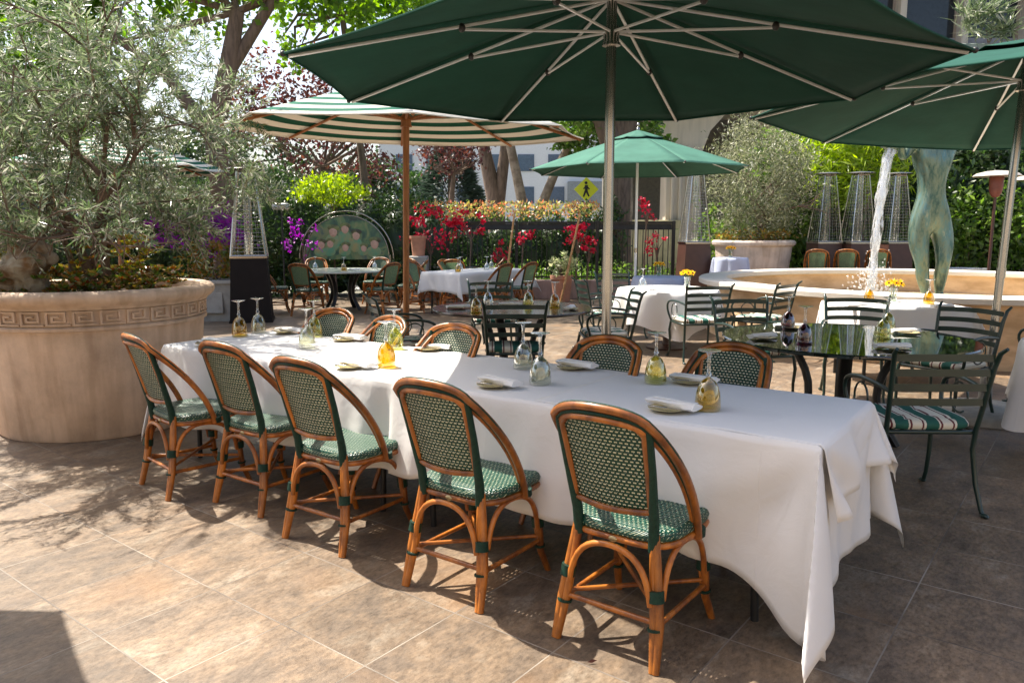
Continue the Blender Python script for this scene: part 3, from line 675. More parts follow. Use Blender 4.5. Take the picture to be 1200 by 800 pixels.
# ------------------------------------------------------------------ green metal armchair
def metal_chair(cush):
    root = empty('metal_armchair', (0,0,0), 0, 'm', 'chair'); g = M['metal_green']
    def by(z): t = (z-.45)/.45; return -.22-.09*t
    for sx in (-1, 1):
        m_ = MB()   # back post and rear leg in one sweep, scrolled top
        m_.tube([(sx*.265,-.30,0),(sx*.262,-.275,.03),(sx*.245,-.235,.16),(sx*.232,-.205,.34),(sx*.235,-.215,.45),(sx*.245,by(.6),.6),(sx*.258,by(.8),.80),(sx*.268,by(.87)-.01,.875),(sx*.276,by(.9)-.045,.905)], [.012,.012,.013,.014,.014,.014,.014,.013,.009], 8)
        m_.ball((sx*.266,-.305,.012), .02, 8, 6, q=(1,1.5,.6)); m_.build('leg', g, root)
        m_ = MB(); m_.tube([(sx*.235,.225,.44),(sx*.245,.245,.33),(sx*.238,.235,.2),(sx*.235,.245,.08),(sx*.245,.285,.01)], [.014,.015,.013,.012,.012], 8)
        m_.ball((sx*.245,.295,.012), .02, 8, 6, q=(1,1.5,.6)); m_.build('leg', g, root)
        arm = bez((sx*.248,by(.66),.665), (sx*.27,-.02,.70), (sx*.29,.16,.70), (sx*.285,.215,.64), 10)+bez((sx*.285,.215,.64), (sx*.28,.265,.57), (sx*.275,.17,.49), (sx*.238,.205,.44), 8)[1:]
        m_ = MB(); m_.tube(arm, .0125, 8, flat=1.0)
        lp = [(sx*.272,.03+.085*math.cos(t_),.575+.085*math.sin(t_)) for t_ in np.linspace(-2.2,3.4,18)]; m_.tube(lp, .006, 6); m_.build('armrest', g, root)
    for z in (.61,.69,.77,.85):
        V = []; n = 12
        for i in range(n+1):
            u = -1+2*i/n; x = u*(.246+.02*(z-.6)); y = by(z)-.045*(1-u*u); zz = z+.008*(1-u*u)
            for dy, dz in ((-.003,-.019),(.003,-.019),(.003,.019),(-.003,.019)): V.append((x, y+dy, zz+dz))
        F = [(i*4+k, i*4+(k+1)%4, i*4+4+(k+1)%4, i*4+4+k) for i in range(n) for k in range(4)]+[(3,2,1,0), tuple(n*4+k for k in range(4))]
        MB().add(V, F).build('back_slat', g, root, ang=40)
    sf = MB(); pts = [(-.235,-.2),(.235,-.2),(.25,.0),(.24,.2),(.2,.235),(-.2,.235),(-.24,.2),(-.25,0)]
    sf.tube([(x,y,.435) for x, y in pts], .012, 8, closed=True)
    for i in range(7): x = -.18+.06*i; sf.box((x,.015,.438), (.03,.43,.005))
    sf.build('seat_frame', g, root)
    # cushion
    V = []; uvs = []; rings = [(.80,.445),(.97,.447),(1.02,.462),(1.02,.478),(.95,.492),(.7,.498),(.3,.496)]
    for s_, z in rings:
        for i in range(36):
            a = 2*math.pi*i/36; x = math.copysign(abs(math.cos(a))**.35, math.cos(a))*.238*s_; y = math.copysign(abs(math.sin(a))**.35, math.sin(a))*.212*s_+.015
            zz = z+(.006*math.sin(x*90) if z > .48 else 0); V.append((x, y, zz)); uvs.append((x+.5, y))
    F = [(k*36+i, k*36+(i+1)%36, k*36+36+(i+1)%36, k*36+36+i) for k in range(6) for i in range(36)]+[tuple(range(35,-1,-1)), tuple(216+i for i in range(36))]
    MB().add(V, F).build('cushion', cush, root, uv=uvs)
    return root
mc = metal_chair(M['cushion'])
def mchair(x, y, tx, ty, lb): place(mc, (x,y,0), face((tx-x, ty-y)), lb, 'green metal armchairs with striped cushions')
p, q = G(1040,608), G(1154,602); mm = (p+q)/2
mchair(mm.x-.02, mm.y+.29, 2.25, 5.45, 'green metal armchair with striped cushion nearest the camera, at the round glass table')
mchair(3.42,5.98, 2.4,5.4, 'green metal armchair between the round glass table and the steel parasol pole')
mchair(2.12,6.62, 2.35,5.4, 'green metal armchair beyond the round glass table, left of the white square table')
mchair(3.05,6.75, 2.5,5.4, 'green metal armchair behind the round glass table, before the white square table')
mchair(4.72,6.55, 3.9,7.5, 'green metal armchair at the far right edge beside the parasol pole')
mchair(.02,6.76, 0,7.6, 'dark metal armchair seen from behind at the middle round table')
mchair(-.22,8.95, -.05,7.6, 'dark metal armchair on the far side of the middle round table')
mchair(.95,7.75, 0,7.7, 'metal armchair side on at the right of the middle round table')
mchair(-1.0,7.15, 0,7.5, 'metal armchair side on at the left of the middle round table, by the wooden pole')
mchair(2.15,8.85, 2.0,9.8, 'green metal armchair with pale striped cushion before the white round table and the fountain')
mchair(1.15,9.55, 1.9,9.7, 'green metal armchair at the left of the white round table')
mchair(1.55,10.8, 1.9,9.8, 'green metal armchair behind the white round table under the small parasol')
mchair(2.95,9.05, 2.2,9.8, 'green metal armchair beside the fountain wall, right of the white round table')

# dark round tables
def dark_table(name, label, x, y, r, top_m, z=.75):
    root = empty(name, (x,y,0), .4, label, 'table')
    MB().lathe([(r*.97,z-.03),(r,z-.025),(r,z-.008),(r*.992,z),(.001,z)], seg=64).build('tabletop', top_m, root, ang=30)
    for k in range(4):
        a = math.pi/4+k*math.pi/2; c_, s_ = math.cos(a), math.sin(a); m_ = MB()
        pr = bez((.44*r,0,.0), (.30*r,0,.2), (.12*r,0,.35), (.46*r,0,.73), 10)
        m_.tube([(p.x*c_, p.x*s_, p.z) for p in pr], .028, 8, flat=1.6); m_.build('leg', M['metal_black'], root)
    return root
m, nt, nd, lk, b = newmat('dark_glass_top'); b.inputs['Base Color'].default_value = (.012,.02,.014,1); b.inputs['Roughness'].default_value = .035; b.inputs['IOR'].default_value = 1.75; b.inputs['Coat Weight'].default_value = .5; b.inputs['Coat Roughness'].default_value = .02
M['glass_top'] = m
dark_table('glass_table', 'dark round glass topped table mirroring the hedge, right of the long table', 2.35,5.36,.84, M['glass_top'])
dark_table('round_table', 'dark round table in the middle ground behind the long table', 0,7.45,.78, mat('dark_top', (.05,.04,.035), .15, var=.5, scale=3))
for (p, k, lb) in [((923,385),'violet','violet upturned goblet at the far left of the round glass table'),((942,402),'violet','nearer violet upturned goblet on the round glass table'),
                   ((1034,396),'olive','pale green upturned goblet on the round glass table, nearer one'),((1040,387),'olive','pale green upturned goblet on the round glass table, farther one')]:
    place(gob[k], G(*p, .752), 0, lb, 'goblets on the round glass table')
for (p, k, lb) in [((558,366),'amber','amber upturned goblet at the left of the middle round table'),((572,358),'clear','clear upturned goblet on the middle round table'),
                   ((619,358),'olive','pale green upturned goblet on the middle round table'),((650,360),'amber','yellow green upturned goblet at the right of the middle round table')]:
    place(gob[k], G(*p, .752), 0, lb, 'goblets on the middle round table')
for (p, rz, w) in [((893,396),.5,'at the left of the round glass table'),((925,384),-.1,'behind the violet goblets on the round glass table'),((1060,390),.2,'at the far right of the round glass table'),((1045,408),.1,'at the near edge of the round glass table'),
                   ((537,361),.4,'at the left of the middle round table'),((598,358),.1,'in the middle of the middle round table'),((668,362),1.3,'at the right of the middle round table')]:
    q = G(*p, .752); place(nap, q+Vector((0,0,.004)), rz, 'white napkin '+w, 'napkins on the round tables'); place(pla, q+Vector((.0,-.05,0)), 0, 'small plate under the napkin '+w, 'plates on the round tables')

# white clothed small tables
def round_cloth(name, m_, r, drop, z=.757, seed=3, waves=8, amp=.06):
    V = []; rn = random.Random(seed); ph = rn.uniform(0,6); nr, ns = 18, 96; F = []
    for j in range(nr+1):
        for k in range(ns):
            a = 2*math.pi*k/ns; d = max(0, j-6)/(nr-6)
            fold = d**.8*amp*(math.sin(waves*a+ph)+.4*math.sin(waves*1.6*a+ph*2+1))
            if j <= 6: V.append((r*j/6*math.cos(a), r*j/6*math.sin(a), z))
            else:
                rr = r+.012+.05*d+fold; dd = drop*(1+.18*math.cos(4*a)); V.append((rr*math.cos(a), rr*math.sin(a), z-dd*d))
    for j in range(nr):
        for k in range(ns): k2 = (k+1)%ns; F.append((j*ns+k, j*ns+k2, (j+1)*ns+k2, (j+1)*ns+k))
    o = MB().add(V, F).build(name, m_, ang=70); return o
def pedestal(label, x, y, r):
    root = empty('pedestal_table', (x,y,0), 0, label, 'table')
    MB().lathe([(r-.01,.725),(r,.73),(r,.752),(.001,.752)], seg=40).build('tabletop', M['metal_black'], root)
    MB().lathe([(.26,0),(.26,.02),(.06,.05),(.045,.1),(.06,.2),(.045,.3),(.055,.45),(.04,.6),(.06,.725),(.001,.725)], seg=20).build('pedestal', M['brown'], root)
    return root
def vase(px, py, z, label, n=7, s=1.0, sun=True):
    q = G(px, py, z); root = empty('flower_vase', q, 0, label, 'vase of flowers', 'vases of yellow flowers')
    MB().lathe([(.035*s,.0),(.04*s,.01),(.036*s,.06),(.042*s,.13),(.045*s,.14)], seg=20).build('jar', M['clear'], root)
    MB().lathe([(.033*s,.004),(.035*s,.07),(.001,.07)], seg=16).build('water', thin_glass('water_in_jar', (.75,.85,.7), .08), root)
    C = []; D = []
    fl = MB()
    for k in range(n):
        a = k*2.4; rr = .05*s*math.sqrt(k/n); h = (.2-.3*rr)*s; p = Vector((rr*math.cos(a)*1.6, rr*math.sin(a)*1.6, h)); nrm = (Vector((p.x, p.y-.05, .06))).normalized()
        fl.tube([(0,0,.02), (p.x*.5,p.y*.5,h*.6), p], .003, 5)
        t1 = nrm.orthogonal().normalized(); t2 = nrm.cross(t1)
        for j in range(18):
            b2 = 2*math.pi*j/18; C.append(p+(t1*math.cos(b2)+t2*math.sin(b2))*.006); D.append((t1*math.cos(b2)+t2*math.sin(b2))+nrm*.35)
    fl.build('stems', mat('stem', (.06,.15,.03), .6), root)
    leaf_mesh('petals', [tuple(c_) for c_ in C], [tuple(d_) for d_ in D], .04*s, .016*s, LM['yellow'], root)
    cn = MB()
    for k in range(n):
        a = k*2.4; rr = .05*s*math.sqrt(k/n); h = (.2-.3*rr)*s; cn.ball((rr*math.cos(a)*1.6, rr*math.sin(a)*1.6-.006, h+.004), .011*s, 8, 6)
    cn.build('flower_centres', mat('seed_head', (.12,.05,.01), .9), root)
    return root
pedestal('round pedestal table under the white cloth left of the fountain', 1.98,9.75,.62)
c = round_cloth('tablecloth', M['cloth'], .63, .48, seed=4, amp=.07); c.location = (1.98,9.75,0); tag(c, 'white cloth hanging in folds from the round table left of the fountain', 'tablecloth')
p_ = pedestal('small table under the pale blue cloth between the heater and the right planter', 4.28,15.13,.32); p_.location.z = .2
c = round_cloth('tablecloth', M['cloth_blue'], .33, .45, seed=9, amp=.03); c.location = (4.28,15.13,.2); tag(c, 'pale blue cloth on the small table between the glass heater and the right planter', 'tablecloth')
pedestal('small table under the pale blue cloth by the pole of the small parasol', 2.38,12.3,.42)
c = round_cloth('tablecloth', M['cloth_blue'], .43, .45, seed=19, amp=.04); c.location = (2.38,12.3,0); tag(c, 'pale blue cloth on the table by the pole of the small pale parasol', 'tablecloth')
t = empty('square_table', (3.85,7.72,0), .05, 'square table under the white cloth before the fountain', 'table')
MB().box((0,0,.738), (1.08,.80,.03), ch=.004).build('tabletop', M['metal_black'], t)
for x in (-.42,.42):
    for y in (-.3,.3): m_ = MB(); m_.tube([(x,y,.722),(x,y,0)], .018, 8); m_.build('leg', M['metal_black'], t)
c = drape('tablecloth', M['cloth'], 1.1, .82, .757, .34,.34,.34,.34, seed=21, wave=.02, fold=.4, step=.035); c.location = (3.85,7.72,0); c.rotation_euler = (0,0,.05)
tag(c, 'white cloth over the square table in front of the fountain', 'tablecloth')
vase(805,337,.76,'glass jar of yellow flowers on the white round table left of the fountain')
vase(1046,353,.76,'square jar of orange yellow flowers on the white square table before the fountain')
vase(772,323,.76,'tall jar with sunflowers on the pale blue table by the small parasol pole')
v_o = vase(852,302,.96,'small jar of orange flowers on the pale blue table near the right planter'); v_o.location = (4.28,15.13,.958)
place(gob['amber'], G(1018,354,.76), 0, 'amber upturned goblet at the left of the white square table', 'goblets before the fountain')
place(gob['amber'], G(1088,356,.76), 0, 'amber upturned goblet at the right of the white square table', 'goblets before the fountain')
place(gob['clear'], G(753,337,.76), 0, 'clear upturned goblet on the white round table left of the fountain', 'goblets before the fountain')
for (p, w) in [((1003,359),'at the left of the white square table'),((1104,360),'at the right end of the white square table'),((768,340),'on the white round table left of the fountain')]:
    place(nap, G(*p,.765), .3, 'folded white napkin '+w, 'napkins before the fountain')
# table with cloth cut by the right edge
pedestal('small round table under the white cloth at the right edge of the picture', 3.85,4.98,.42)
c = round_cloth('tablecloth', M['cloth'], .43, .5, seed=12, amp=.04); c.location = (3.85,4.98,0); tag(c, 'white cloth on the small table cut by the right edge', 'tablecloth')

# ------------------------------------------------------------------ back table groups
u_, v_ = Vector((.61,.79,0)), Vector((-.79,.61,0)); N0 = Vector((-.90,13.2,0)); cen = N0+u_*1.0+v_*.45; ra = math.atan2(.79,.61)
t = empty('banquet_table', cen, ra, 'rectangular table under the white cloth in the back, by the iron fence', 'table')
MB().box((0,0,.738), (1.98,.88,.03), ch=.004).build('tabletop', M['metal_black'], t)
for x in (-.85,.85):
    for y in (-.35,.35): m_ = MB(); m_.tube([(x,y,.722),(x,y,0)], .02, 8); m_.build('leg', M['metal_black'], t)
c = drape('tablecloth', M['cloth'], 2.0, .9, .757, .36,.36,.36,.36, seed=31, wave=.02, fold=.4, step=.045); c.location = cen; c.rotation_euler = (0,0,ra)
tag(c, 'white cloth over the rectangular table in the back by the fence', 'tablecloth')
BG = 'rattan chairs in the back of the patio'
for (off, f, lb) in [(N0+u_*.55-v_*.28, v_, 'pale green backed rattan chair, left of the pair at the white back table'),(N0+u_*1.30-v_*.28, v_, 'pale green backed rattan chair, right of the pair at the white back table'),
                     (N0+u_*.25+v_*1.12, -v_, 'rattan chair with green back left of the white back table'),(N0+u_*1.2+v_*1.15, -v_, 'rattan chair on the far side of the white back table')]:
    place(ch_pale, off, face(f), lb, BG)
for i, (a_, b2) in enumerate([(.3,.3),(.7,.6),(1.1,.3),(1.6,.6)]):
    place(gob[['amber','clear','clear','smoke'][i]], N0+u_*a_+v_*b2+Vector((0,0,.76)), 0, ['amber upturned goblet at the near end of the white back table','clear upturned goblet second from the near end of the white back table','clear upturned goblet third from the near end of the white back table','smoked upturned goblet at the fence end of the white back table'][i], 'goblets on the back table')
# left back round table
lt = Vector((-3.2,14.5,0))
dark_table('round_table', 'round table with a pale top in front of the painted lunette', lt.x, lt.y, .86, mat('pale_top', (.42,.46,.40), .2, var=.2))
for (x, y, fx, fy, lb) in [(-4.32,14.05,1,.25,'rattan chair side on at the far left of the lunette table'),(-3.6,13.55,.25,1,'rattan chair seen from behind in front of the lunette table'),
                   (-2.35,13.8,-.8,.6,'rattan chair angled at the right of the lunette table'),(-1.95,14.6,-1,0,'rattan chair beyond the right side of the lunette table, behind the wooden pole'),
                   (-3.95,15.6,.3,-1,'green backed rattan chair behind the lunette table on the left'),(-2.8,15.75,-.2,-1,'green backed rattan chair behind the lunette table on the right')]:
    place(ch_pale, (x,y,0), face((fx,fy)), lb, BG)
for i, (x, y) in enumerate([(-3.7,14.5),(-3.1,14.2),(-2.6,14.6)]):
    place(gob[['clear','amber','clear'][i]], (x,y,.752), 0, ['clear upturned goblet at the left of the lunette table','amber upturned goblet in the middle of the lunette table','clear upturned goblet at the right of the lunette table'][i], 'goblets on the lunette table')
place(nap, (-2.95,14.35,.756), .1, 'folded white napkin on the lunette table', 'napkins on the back tables')
# farthest table
dark_table('round_table', 'small round table farthest back against the iron fence', -1.15,16.1,.5, M['glass_top'])
for (x, y, fx, fy, lb) in [(-1.75,15.65,.8,.5,'rattan chair left of the farthest table by the fence'),(-1.15,15.35,0,1,'rattan chair seen from behind at the farthest table'),(-.5,16.1,-1,0,'rattan chair right of the farthest table by the fence')]:
    place(ch_pale, (x,y,0), face((fx,fy)), lb, BG)
for i, px in enumerate((958,993,1030)):
    q = AT(px, 292, 15.2); place(ch_pale, (q.x, 15.2, .2), face((q.x,15.2)), ['leftmost of the three rattan chairs lined up behind the fountain','middle of the three rattan chairs lined up behind the fountain','rightmost of the three rattan chairs lined up behind the fountain'][i], 'rattan chairs behind the fountain')

# ------------------------------------------------------------------ big planter with meander band
def plaster(name, c):
    m, nt, nd, lk, b = newmat(name); tc = N(nt, 'ShaderNodeTexCoord')
    n1 = N(nt, 'ShaderNodeTexNoise', Scale=2.5, Detail=7.0, Roughness=.65); lk.new(tc.outputs['Object'], n1.inputs[0])
    mp = N(nt, 'ShaderNodeMapping'); mp.inputs['Scale'].default_value = (7,7,.7); lk.new(tc.outputs['Object'], mp.inputs[0])
    n2 = N(nt, 'ShaderNodeTexNoise', Scale=1.6, Detail=6.0); lk.new(mp.outputs[0], n2.inputs[0])
    r1 = ramp(nt, n1.outputs['Fac'], [(.3, tuple(x*.72 for x in c)), (.55, c), (.75, tuple(min(1,x*1.15) for x in c))])
    r2 = ramp(nt, n2.outputs['Fac'], [(.36,(.62,.56,.5)), (.55,(1,1,1))])
    mu = N(nt, 'ShaderNodeMix', data_type='RGBA', blend_type='MULTIPLY'); mu.inputs[0].default_value = .5; lk.new(r1.outputs[0], mu.inputs[6]); lk.new(r2.outputs[0], mu.inputs[7])
    lk.new(mu.outputs[2], b.inputs['Base Color']); b.inputs['Roughness'].default_value = .9
    n3 = N(nt, 'ShaderNodeTexNoise', Scale=45.0, Detail=6.0); lk.new(tc.outputs['Object'], n3.inputs[0])
    bp = N(nt, 'ShaderNodeBump', Strength=.3, Distance=.01); lk.new(n3.outputs['Fac'], bp.inputs['Height']); lk.new(bp.outputs[0], b.inputs['Normal']); return m
M['planter'] = plaster('cast_stone_planter', (.68,.51,.38))
PC = Vector((-3.27,6.0,0))
root = empty('stone_planter', PC, 0, 'huge round cast stone planter with a meander band at the left', 'planter')
RB = lambda z: .715+.075*(z/.8)
prof = [(.70,0),(.715,.02),(RB(.4),.4),(RB(.80),.80),(.812,.805),(.815,.825),(.800,.835)]
MB().lathe(prof, seg=96, caps=False).build('bowl', M['planter'], root, ang=35)
MB().lathe([(.790,.834),(.796,.95)], seg=96, caps=False).build('frieze', M['planter'], root, ang=35)
MB().lathe([(.808,.948),(.822,.952),(.826,.965),(.855,.985),(.875,1.005),(.885,1.03),(.880,1.055),(.862,1.072),(.84,1.078),(.80,1.078),(.775,1.07),(.765,.95),(.001,.95)], seg=96, caps=False).build('rim', M['planter'], root, ang=50)
# meander: raised spiral keys wrapped round the frieze
mk = MB(); nk = 30; w = 2*math.pi/nk; hh = .098; th = .0105; z0 = .845
def keybar(u0, v0, u1, v1, k):
    a0 = (k+u0)*w; a1 = (k+u1)*w; V = []; n = 3
    zz0, zz1 = z0+v0*hh, z0+v1*hh
    for i in range(n+1):
        a = a0+(a1-a0)*i/n
        for rr_, z_ in ((.790,zz0),(.812,zz0),(.814,zz1),(.792,zz1)): V.append((rr_*math.cos(a), rr_*math.sin(a), z_))
    F = [(i*4+j, i*4+4+j, i*4+4+(j+1)%4, i*4+(j+1)%4) for i in range(n) for j in range(4)]+[(0,1,2,3), tuple(n*4+3-j for j in range(4))]
    mk.add(V, F)
for k in range(nk):
    T_ = .09; tz = .12
    keybar(.03,0,.96,tz,k); keybar(.03,tz,.03+T_,1,k); keybar(.03+T_,1-tz,.80,1,k); keybar(.80-T_,.26,.80,1-tz,k); keybar(.24,.26,.80-T_,.26+tz,k); keybar(.24,.26+tz,.24+T_,.70,k); keybar(.24+T_,.70-tz,.55,.70,k)
mk.build('meander_band', M['planter'], root, smooth=False)
MB().lathe([(.765,.985),(.5,1.0),(.001,1.01)], seg=40, caps=False).build('soil', M['soil'], root)

# olive tree
def limb(mb, p, d, L, r, depth, tips, spread=.55, seg=5, droop=0.0, twig_min=0):
    pts = [p.copy()]; rs = [r]; d = d.normalized()
    for i in range(seg):
        d = (d+Vector(rng.normal(size=3))*.16+Vector((0,0,-droop)))
        if p.z < .35: d.z = abs(d.z)+.2
        d.normalize(); p = p+d*(L/seg); pts.append(p.copy()); rs.append(r*(1-.5*(i+1)/seg))
        if depth <= 1: tips.append((p.copy(), d.copy()))
    mb.tube(pts, rs, 7 if r > .012 else 5)
    if depth > 0:
        for k in range(rng.integers(3,5)):
            dd = (d+Vector(rng.normal(size=3))*spread).normalized(); q = pts[int(rng.integers(len(pts)//2, len(pts)))]
            limb(mb, q, dd, L*rng.uniform(.62,.85), r*.52, depth-1, tips, spread, seg, droop+.015)
root = empty('olive_tree', (PC.x, PC.y, .98), 0, 'silvery olive tree growing in the huge left planter', 'tree')
tb = MB(); tips = []
for (dx, lx, h, r_) in ((.02,-.35,.9,.042),(.10,.28,1.0,.040),(-.06,.1,1.1,.036),(.0,.6,.8,.032),(-.12,-.65,.75,.032)):
    limb(tb, Vector((dx,0,0)), Vector((lx,rng.uniform(-.3,.3),1)), h, r_, 3, tips, .62)
tb.build('trunk', M['bark'], root)
TW_ = []
for p, d in tips:
    if p.z < .25 : continue
    TW_.append((p, d))
for _ in range(1350):   # fill out the crown
    q = blob_pts((-.05,0,1.30), (1.45,1.0,1.15), 1, 1, 0, .1)[0]
    TW_.append((Vector(q), Vector(rng.normal(size=3))+Vector((0,0,.15))))
for _ in range(120):    # low hanging sprays on the right
    q = blob_pts((.95,-.05,.95), (.62,.5,.32), 1, 1, 0, .1)[0]
    TW_.append((Vector(q), Vector(rng.normal(size=3))*.6+Vector((.4,0,-.3))))
for _ in range(160):
    q = blob_pts((-.7,-.05,.75), (.6,.6,.35), 1, 1, 0, .1)[0]
    TW_.append((Vector(q), Vector(rng.normal(size=3))*.6+Vector((-.2,0,-.2))))
C = []; D = []; tw = MB(); rng.shuffle(TW_)
for (p, d) in TW_[:2350]:
    p = Vector(p); d = Vector(d).normalized()
    if p.z < .50: continue
    # gaps for the sky
    if math.sin(p.x*3.9+1.0)*math.sin(p.z*4.3+.6)+.5*math.sin(p.x*9+p.z*6+p.y*3) > .50: continue
    L = rng.uniform(.16,.34); pts = []
    for i in range(13):
        t_ = i/12; q = p+d*L*t_+Vector((0,0,-.10*L*t_*t_)); pts.append(q)
        if i:
            s = Vector(rng.normal(size=3)); s = (s-d*s.dot(d)).normalized()
            C += [tuple(q), tuple(q)]; D += [tuple(d*.7+s*.8), tuple(d*.7-s*.8)]
    tw.tube(pts[::4], .0022, 3)
leaf_mesh('crown', C, D, .064, .0115, LM['olive'], root)
tw.build('twigs', M['bark_pale'], root)

# planting and weathered stone in the planter
def scatter_plant(name, label, loc, pts, dirs, L, W, m_, cat='plant', group=None, parts=None):
    root = empty(name, loc, 0, label, cat, group)
    leaf_mesh('foliage', pts, dirs, L, W, m_, root)
    return root
def rosettes(c, n, r, R0, h, k=11):
    C = []; D = []
    for _ in range(n):
        a = rng.uniform(0,6.28); rr_ = R0*math.sqrt(rng.uniform()); q = Vector((c[0]+rr_*math.cos(a), c[1]+rr_*math.sin(a), c[2]+rng.uniform(0,h)))
        for j in range(k): b2 = 2*math.pi*j/k; C.append(tuple(q)); D.append((math.cos(b2), math.sin(b2), rng.uniform(.1,.9)))
    return C, D
C, D = rosettes((0,0,0), 330, 0, .70, .20, 12); D = np.array(D)
scatter_plant('succulent_bed', 'low succulents and ground cover in the left planter', (PC.x,PC.y,.99), C, D, .055, .026, LM['succ'])
C, D = rosettes((.18,.05,.18), 60, 0, .30, .30, 12)
scatter_plant('succulent_bed', 'taller yellow red tipped succulents beside the olive trunk', (PC.x,PC.y,.98), C, D, .05, .022, leafmat('yellow_red_succulent', [(.35,.30,.04),(.30,.10,.03),(.12,.18,.03),(.45,.40,.06)], .25, .3))
C, D = rosettes((0,0,.27), 9, 0, .06, .05, 14)
rt_ = scatter_plant('tree_succulent', 'small yellow succulent on a bare stem at the left edge of the planter', (PC.x-.60,PC.y-.1,.99), C, D, .05, .022, leafmat('yellow_succulent', [(.5,.42,.05),(.3,.28,.04),(.12,.2,.03)], .25, .3))
m_ = MB(); m_.tube([(0,0,-.05),(.01,0,.1),(0,.01,.28)], .012, 7); m_.build('stem', M['bark'], rt_)
# weathered stone: two lumps on a rough foot with a neck
st = MB(); st.ball((0,0,0), .5, 32, 24); 
vs = []
for v in st.v:
    v = Vector(v)*2; n_ = v.copy()
    x, y, z = n_
    k = 1+.18*math.sin(3.1*x+1.7*z)+.14*math.sin(5*z-2*x+1)+.07*math.sin(11*x+9*z+y*7)+.05*math.sin(17*z+13*y)+.03*math.sin(29*x-23*z)
    vs.append((x*.165*k+(.05*z if z>0 else -.02*z), y*.14*k, z*.175*k+.15))
st.v = vs
st.ball((.10,.0,.30), .075, 14, 10, q=(1.3,1,.7)); st.ball((.17,0,.24), .05, 12, 8, q=(1.2,1,1.0)); st.tube([(-.07,0,-.08),(-.06,0,.05)], [.05,.07], 10); st.tube([(.07,0,-.08),(.06,0,.05)], [.05,.06], 10)
o = st.build('garden_stone', mat('weathered_stone', (.38,.34,.27), .95, c2=(.20,.11,.05), scale=9, bump=1.0, bscale=30)); o.location = (PC.x-.33, PC.y-.42, 1.05); o.rotation_euler = (0,.1,.3); o.scale = (1.15,1.1,1.1)
tag(o, 'weathered lichen stained stone standing among the succulents', 'garden stone')

# ------------------------------------------------------------------ heaters
def pyramid_heater(cab, label):
    root = empty('patio_heater', (0,0,0), 0, label, 'patio heater')
    def frus(mb, w0, z0, w1, z1): return mb.add([(-w0,-w0,z0),(w0,-w0,z0),(w0,w0,z0),(-w0,w0,z0),(-w1,-w1,z1),(w1,-w1,z1),(w1,w1,z1),(-w1,w1,z1)], [(3,2,1,0),(4,5,6,7),(0,1,5,4),(1,2,6,5),(2,3,7,6),(3,0,4,7)])
    frus(frus(MB(), .31,0,.305,.04), .295,.04,.25,1.02).build('cabinet', cab, root, smooth=False)
    frus(MB(), .262,1.02,.262,1.05).build('deck', M['steel'], root, smooth=False)
    f = MB()
    for sx in (-1,1):
        for sy in (-1,1): f.tube([(sx*.245,sy*.245,1.05),(sx*.115,sy*.115,2.38)], .014, 4)
    for z, w_ in ((2.38,.115),(1.06,.245)):
        f.tube([(-w_,-w_,z),(w_,-w_,z),(w_,w_,z),(-w_,w_,z)], .01, 4, closed=True)
    f.build('frame', M['steel'], root)
    g = MB()
    for z in np.arange(1.12,2.36,.06):
        w_ = .245-(z-1.05)/1.33*.13
        g.tube([(-w_,-w_,z),(w_,-w_,z),(w_,w_,z),(-w_,w_,z)], .0022, 4, closed=True)
    for sx in (-.6,-.2,.2,.6):
        for s in (-1,1):
            g.tube([(sx*.245,s*.245,1.05),(sx*.115,s*.115,2.38)], .0022, 4); g.tube([(s*.245,sx*.245,1.05),(s*.115,sx*.115,2.38)], .0022, 4)
    g.build('grille', M['steel'], root)
    MB().lathe([(.06,1.05),(.06,2.38)], seg=20).build('glass_tube', M['pane'], root)
    MB().lathe([(.05,2.38),(.10,2.40),(.27,2.405),(.28,2.415),(.26,2.43),(.05,2.45),(.001,2.46)], seg=32).build('cap', M['steel'], root)
    return root
ph = pyramid_heater(M['brown'], 'x'); HG = 'glass pyramid heaters'
for px, Y, lb in [(813,15.6,'glass pyramid heater in front of the concrete columns, left of the right planter'),(965,15.9,'leftmost of the two heaters behind the fountain with leaves behind it'),(1003,15.7,'pyramid heater in the middle behind the fountain'),(1046,15.9,'pyramid heater behind the falling water')]:
    place(ph, (AT(px,300,Y).x, Y, .2), .1, lb, HG)
phd = pyramid_heater(M['darkcab'], 'x'); place(phd, (AT(295,350,12.7).x, 12.7, 0), .25, 'black pyramid heater in the shade between the left planter and the lunette', HG, (1.1,1.1,1.02))
def mushroom(px, Y, lb):
    root = empty('mushroom_heater', (AT(px,300,Y).x, Y, .2), 0, lb, 'patio heater', 'mushroom heaters')
    MB().lathe([(.26,0),(.26,.25),(.22,.30),(.03,.32),(.001,.32)], seg=28).build('base', M['steel'], root)
    MB().lathe([(.028,.3),(.028,1.95),(.001,1.95)], seg=12).build('post', M['brown'], root)
    MB().lathe([(.06,1.93),(.10,2.0),(.12,2.08),(.13,2.32),(.10,2.36),(.001,2.36)], seg=24).build('burner', mat('rusty_burner', (.20,.06,.04), .5), root)
    MB().lathe([(.42,2.33),(.43,2.335),(.36,2.39),(.2,2.43),(.001,2.45)], seg=36).build('reflector', mat('dull_aluminium', (.62,.56,.5), .4, metal=.4), root)
mushroom(1160,15.4,'mushroom shaped heater with a wide round reflector behind the fountain'); mushroom(1203,16.6,'second mushroom heater cut by the right edge behind the fountain')

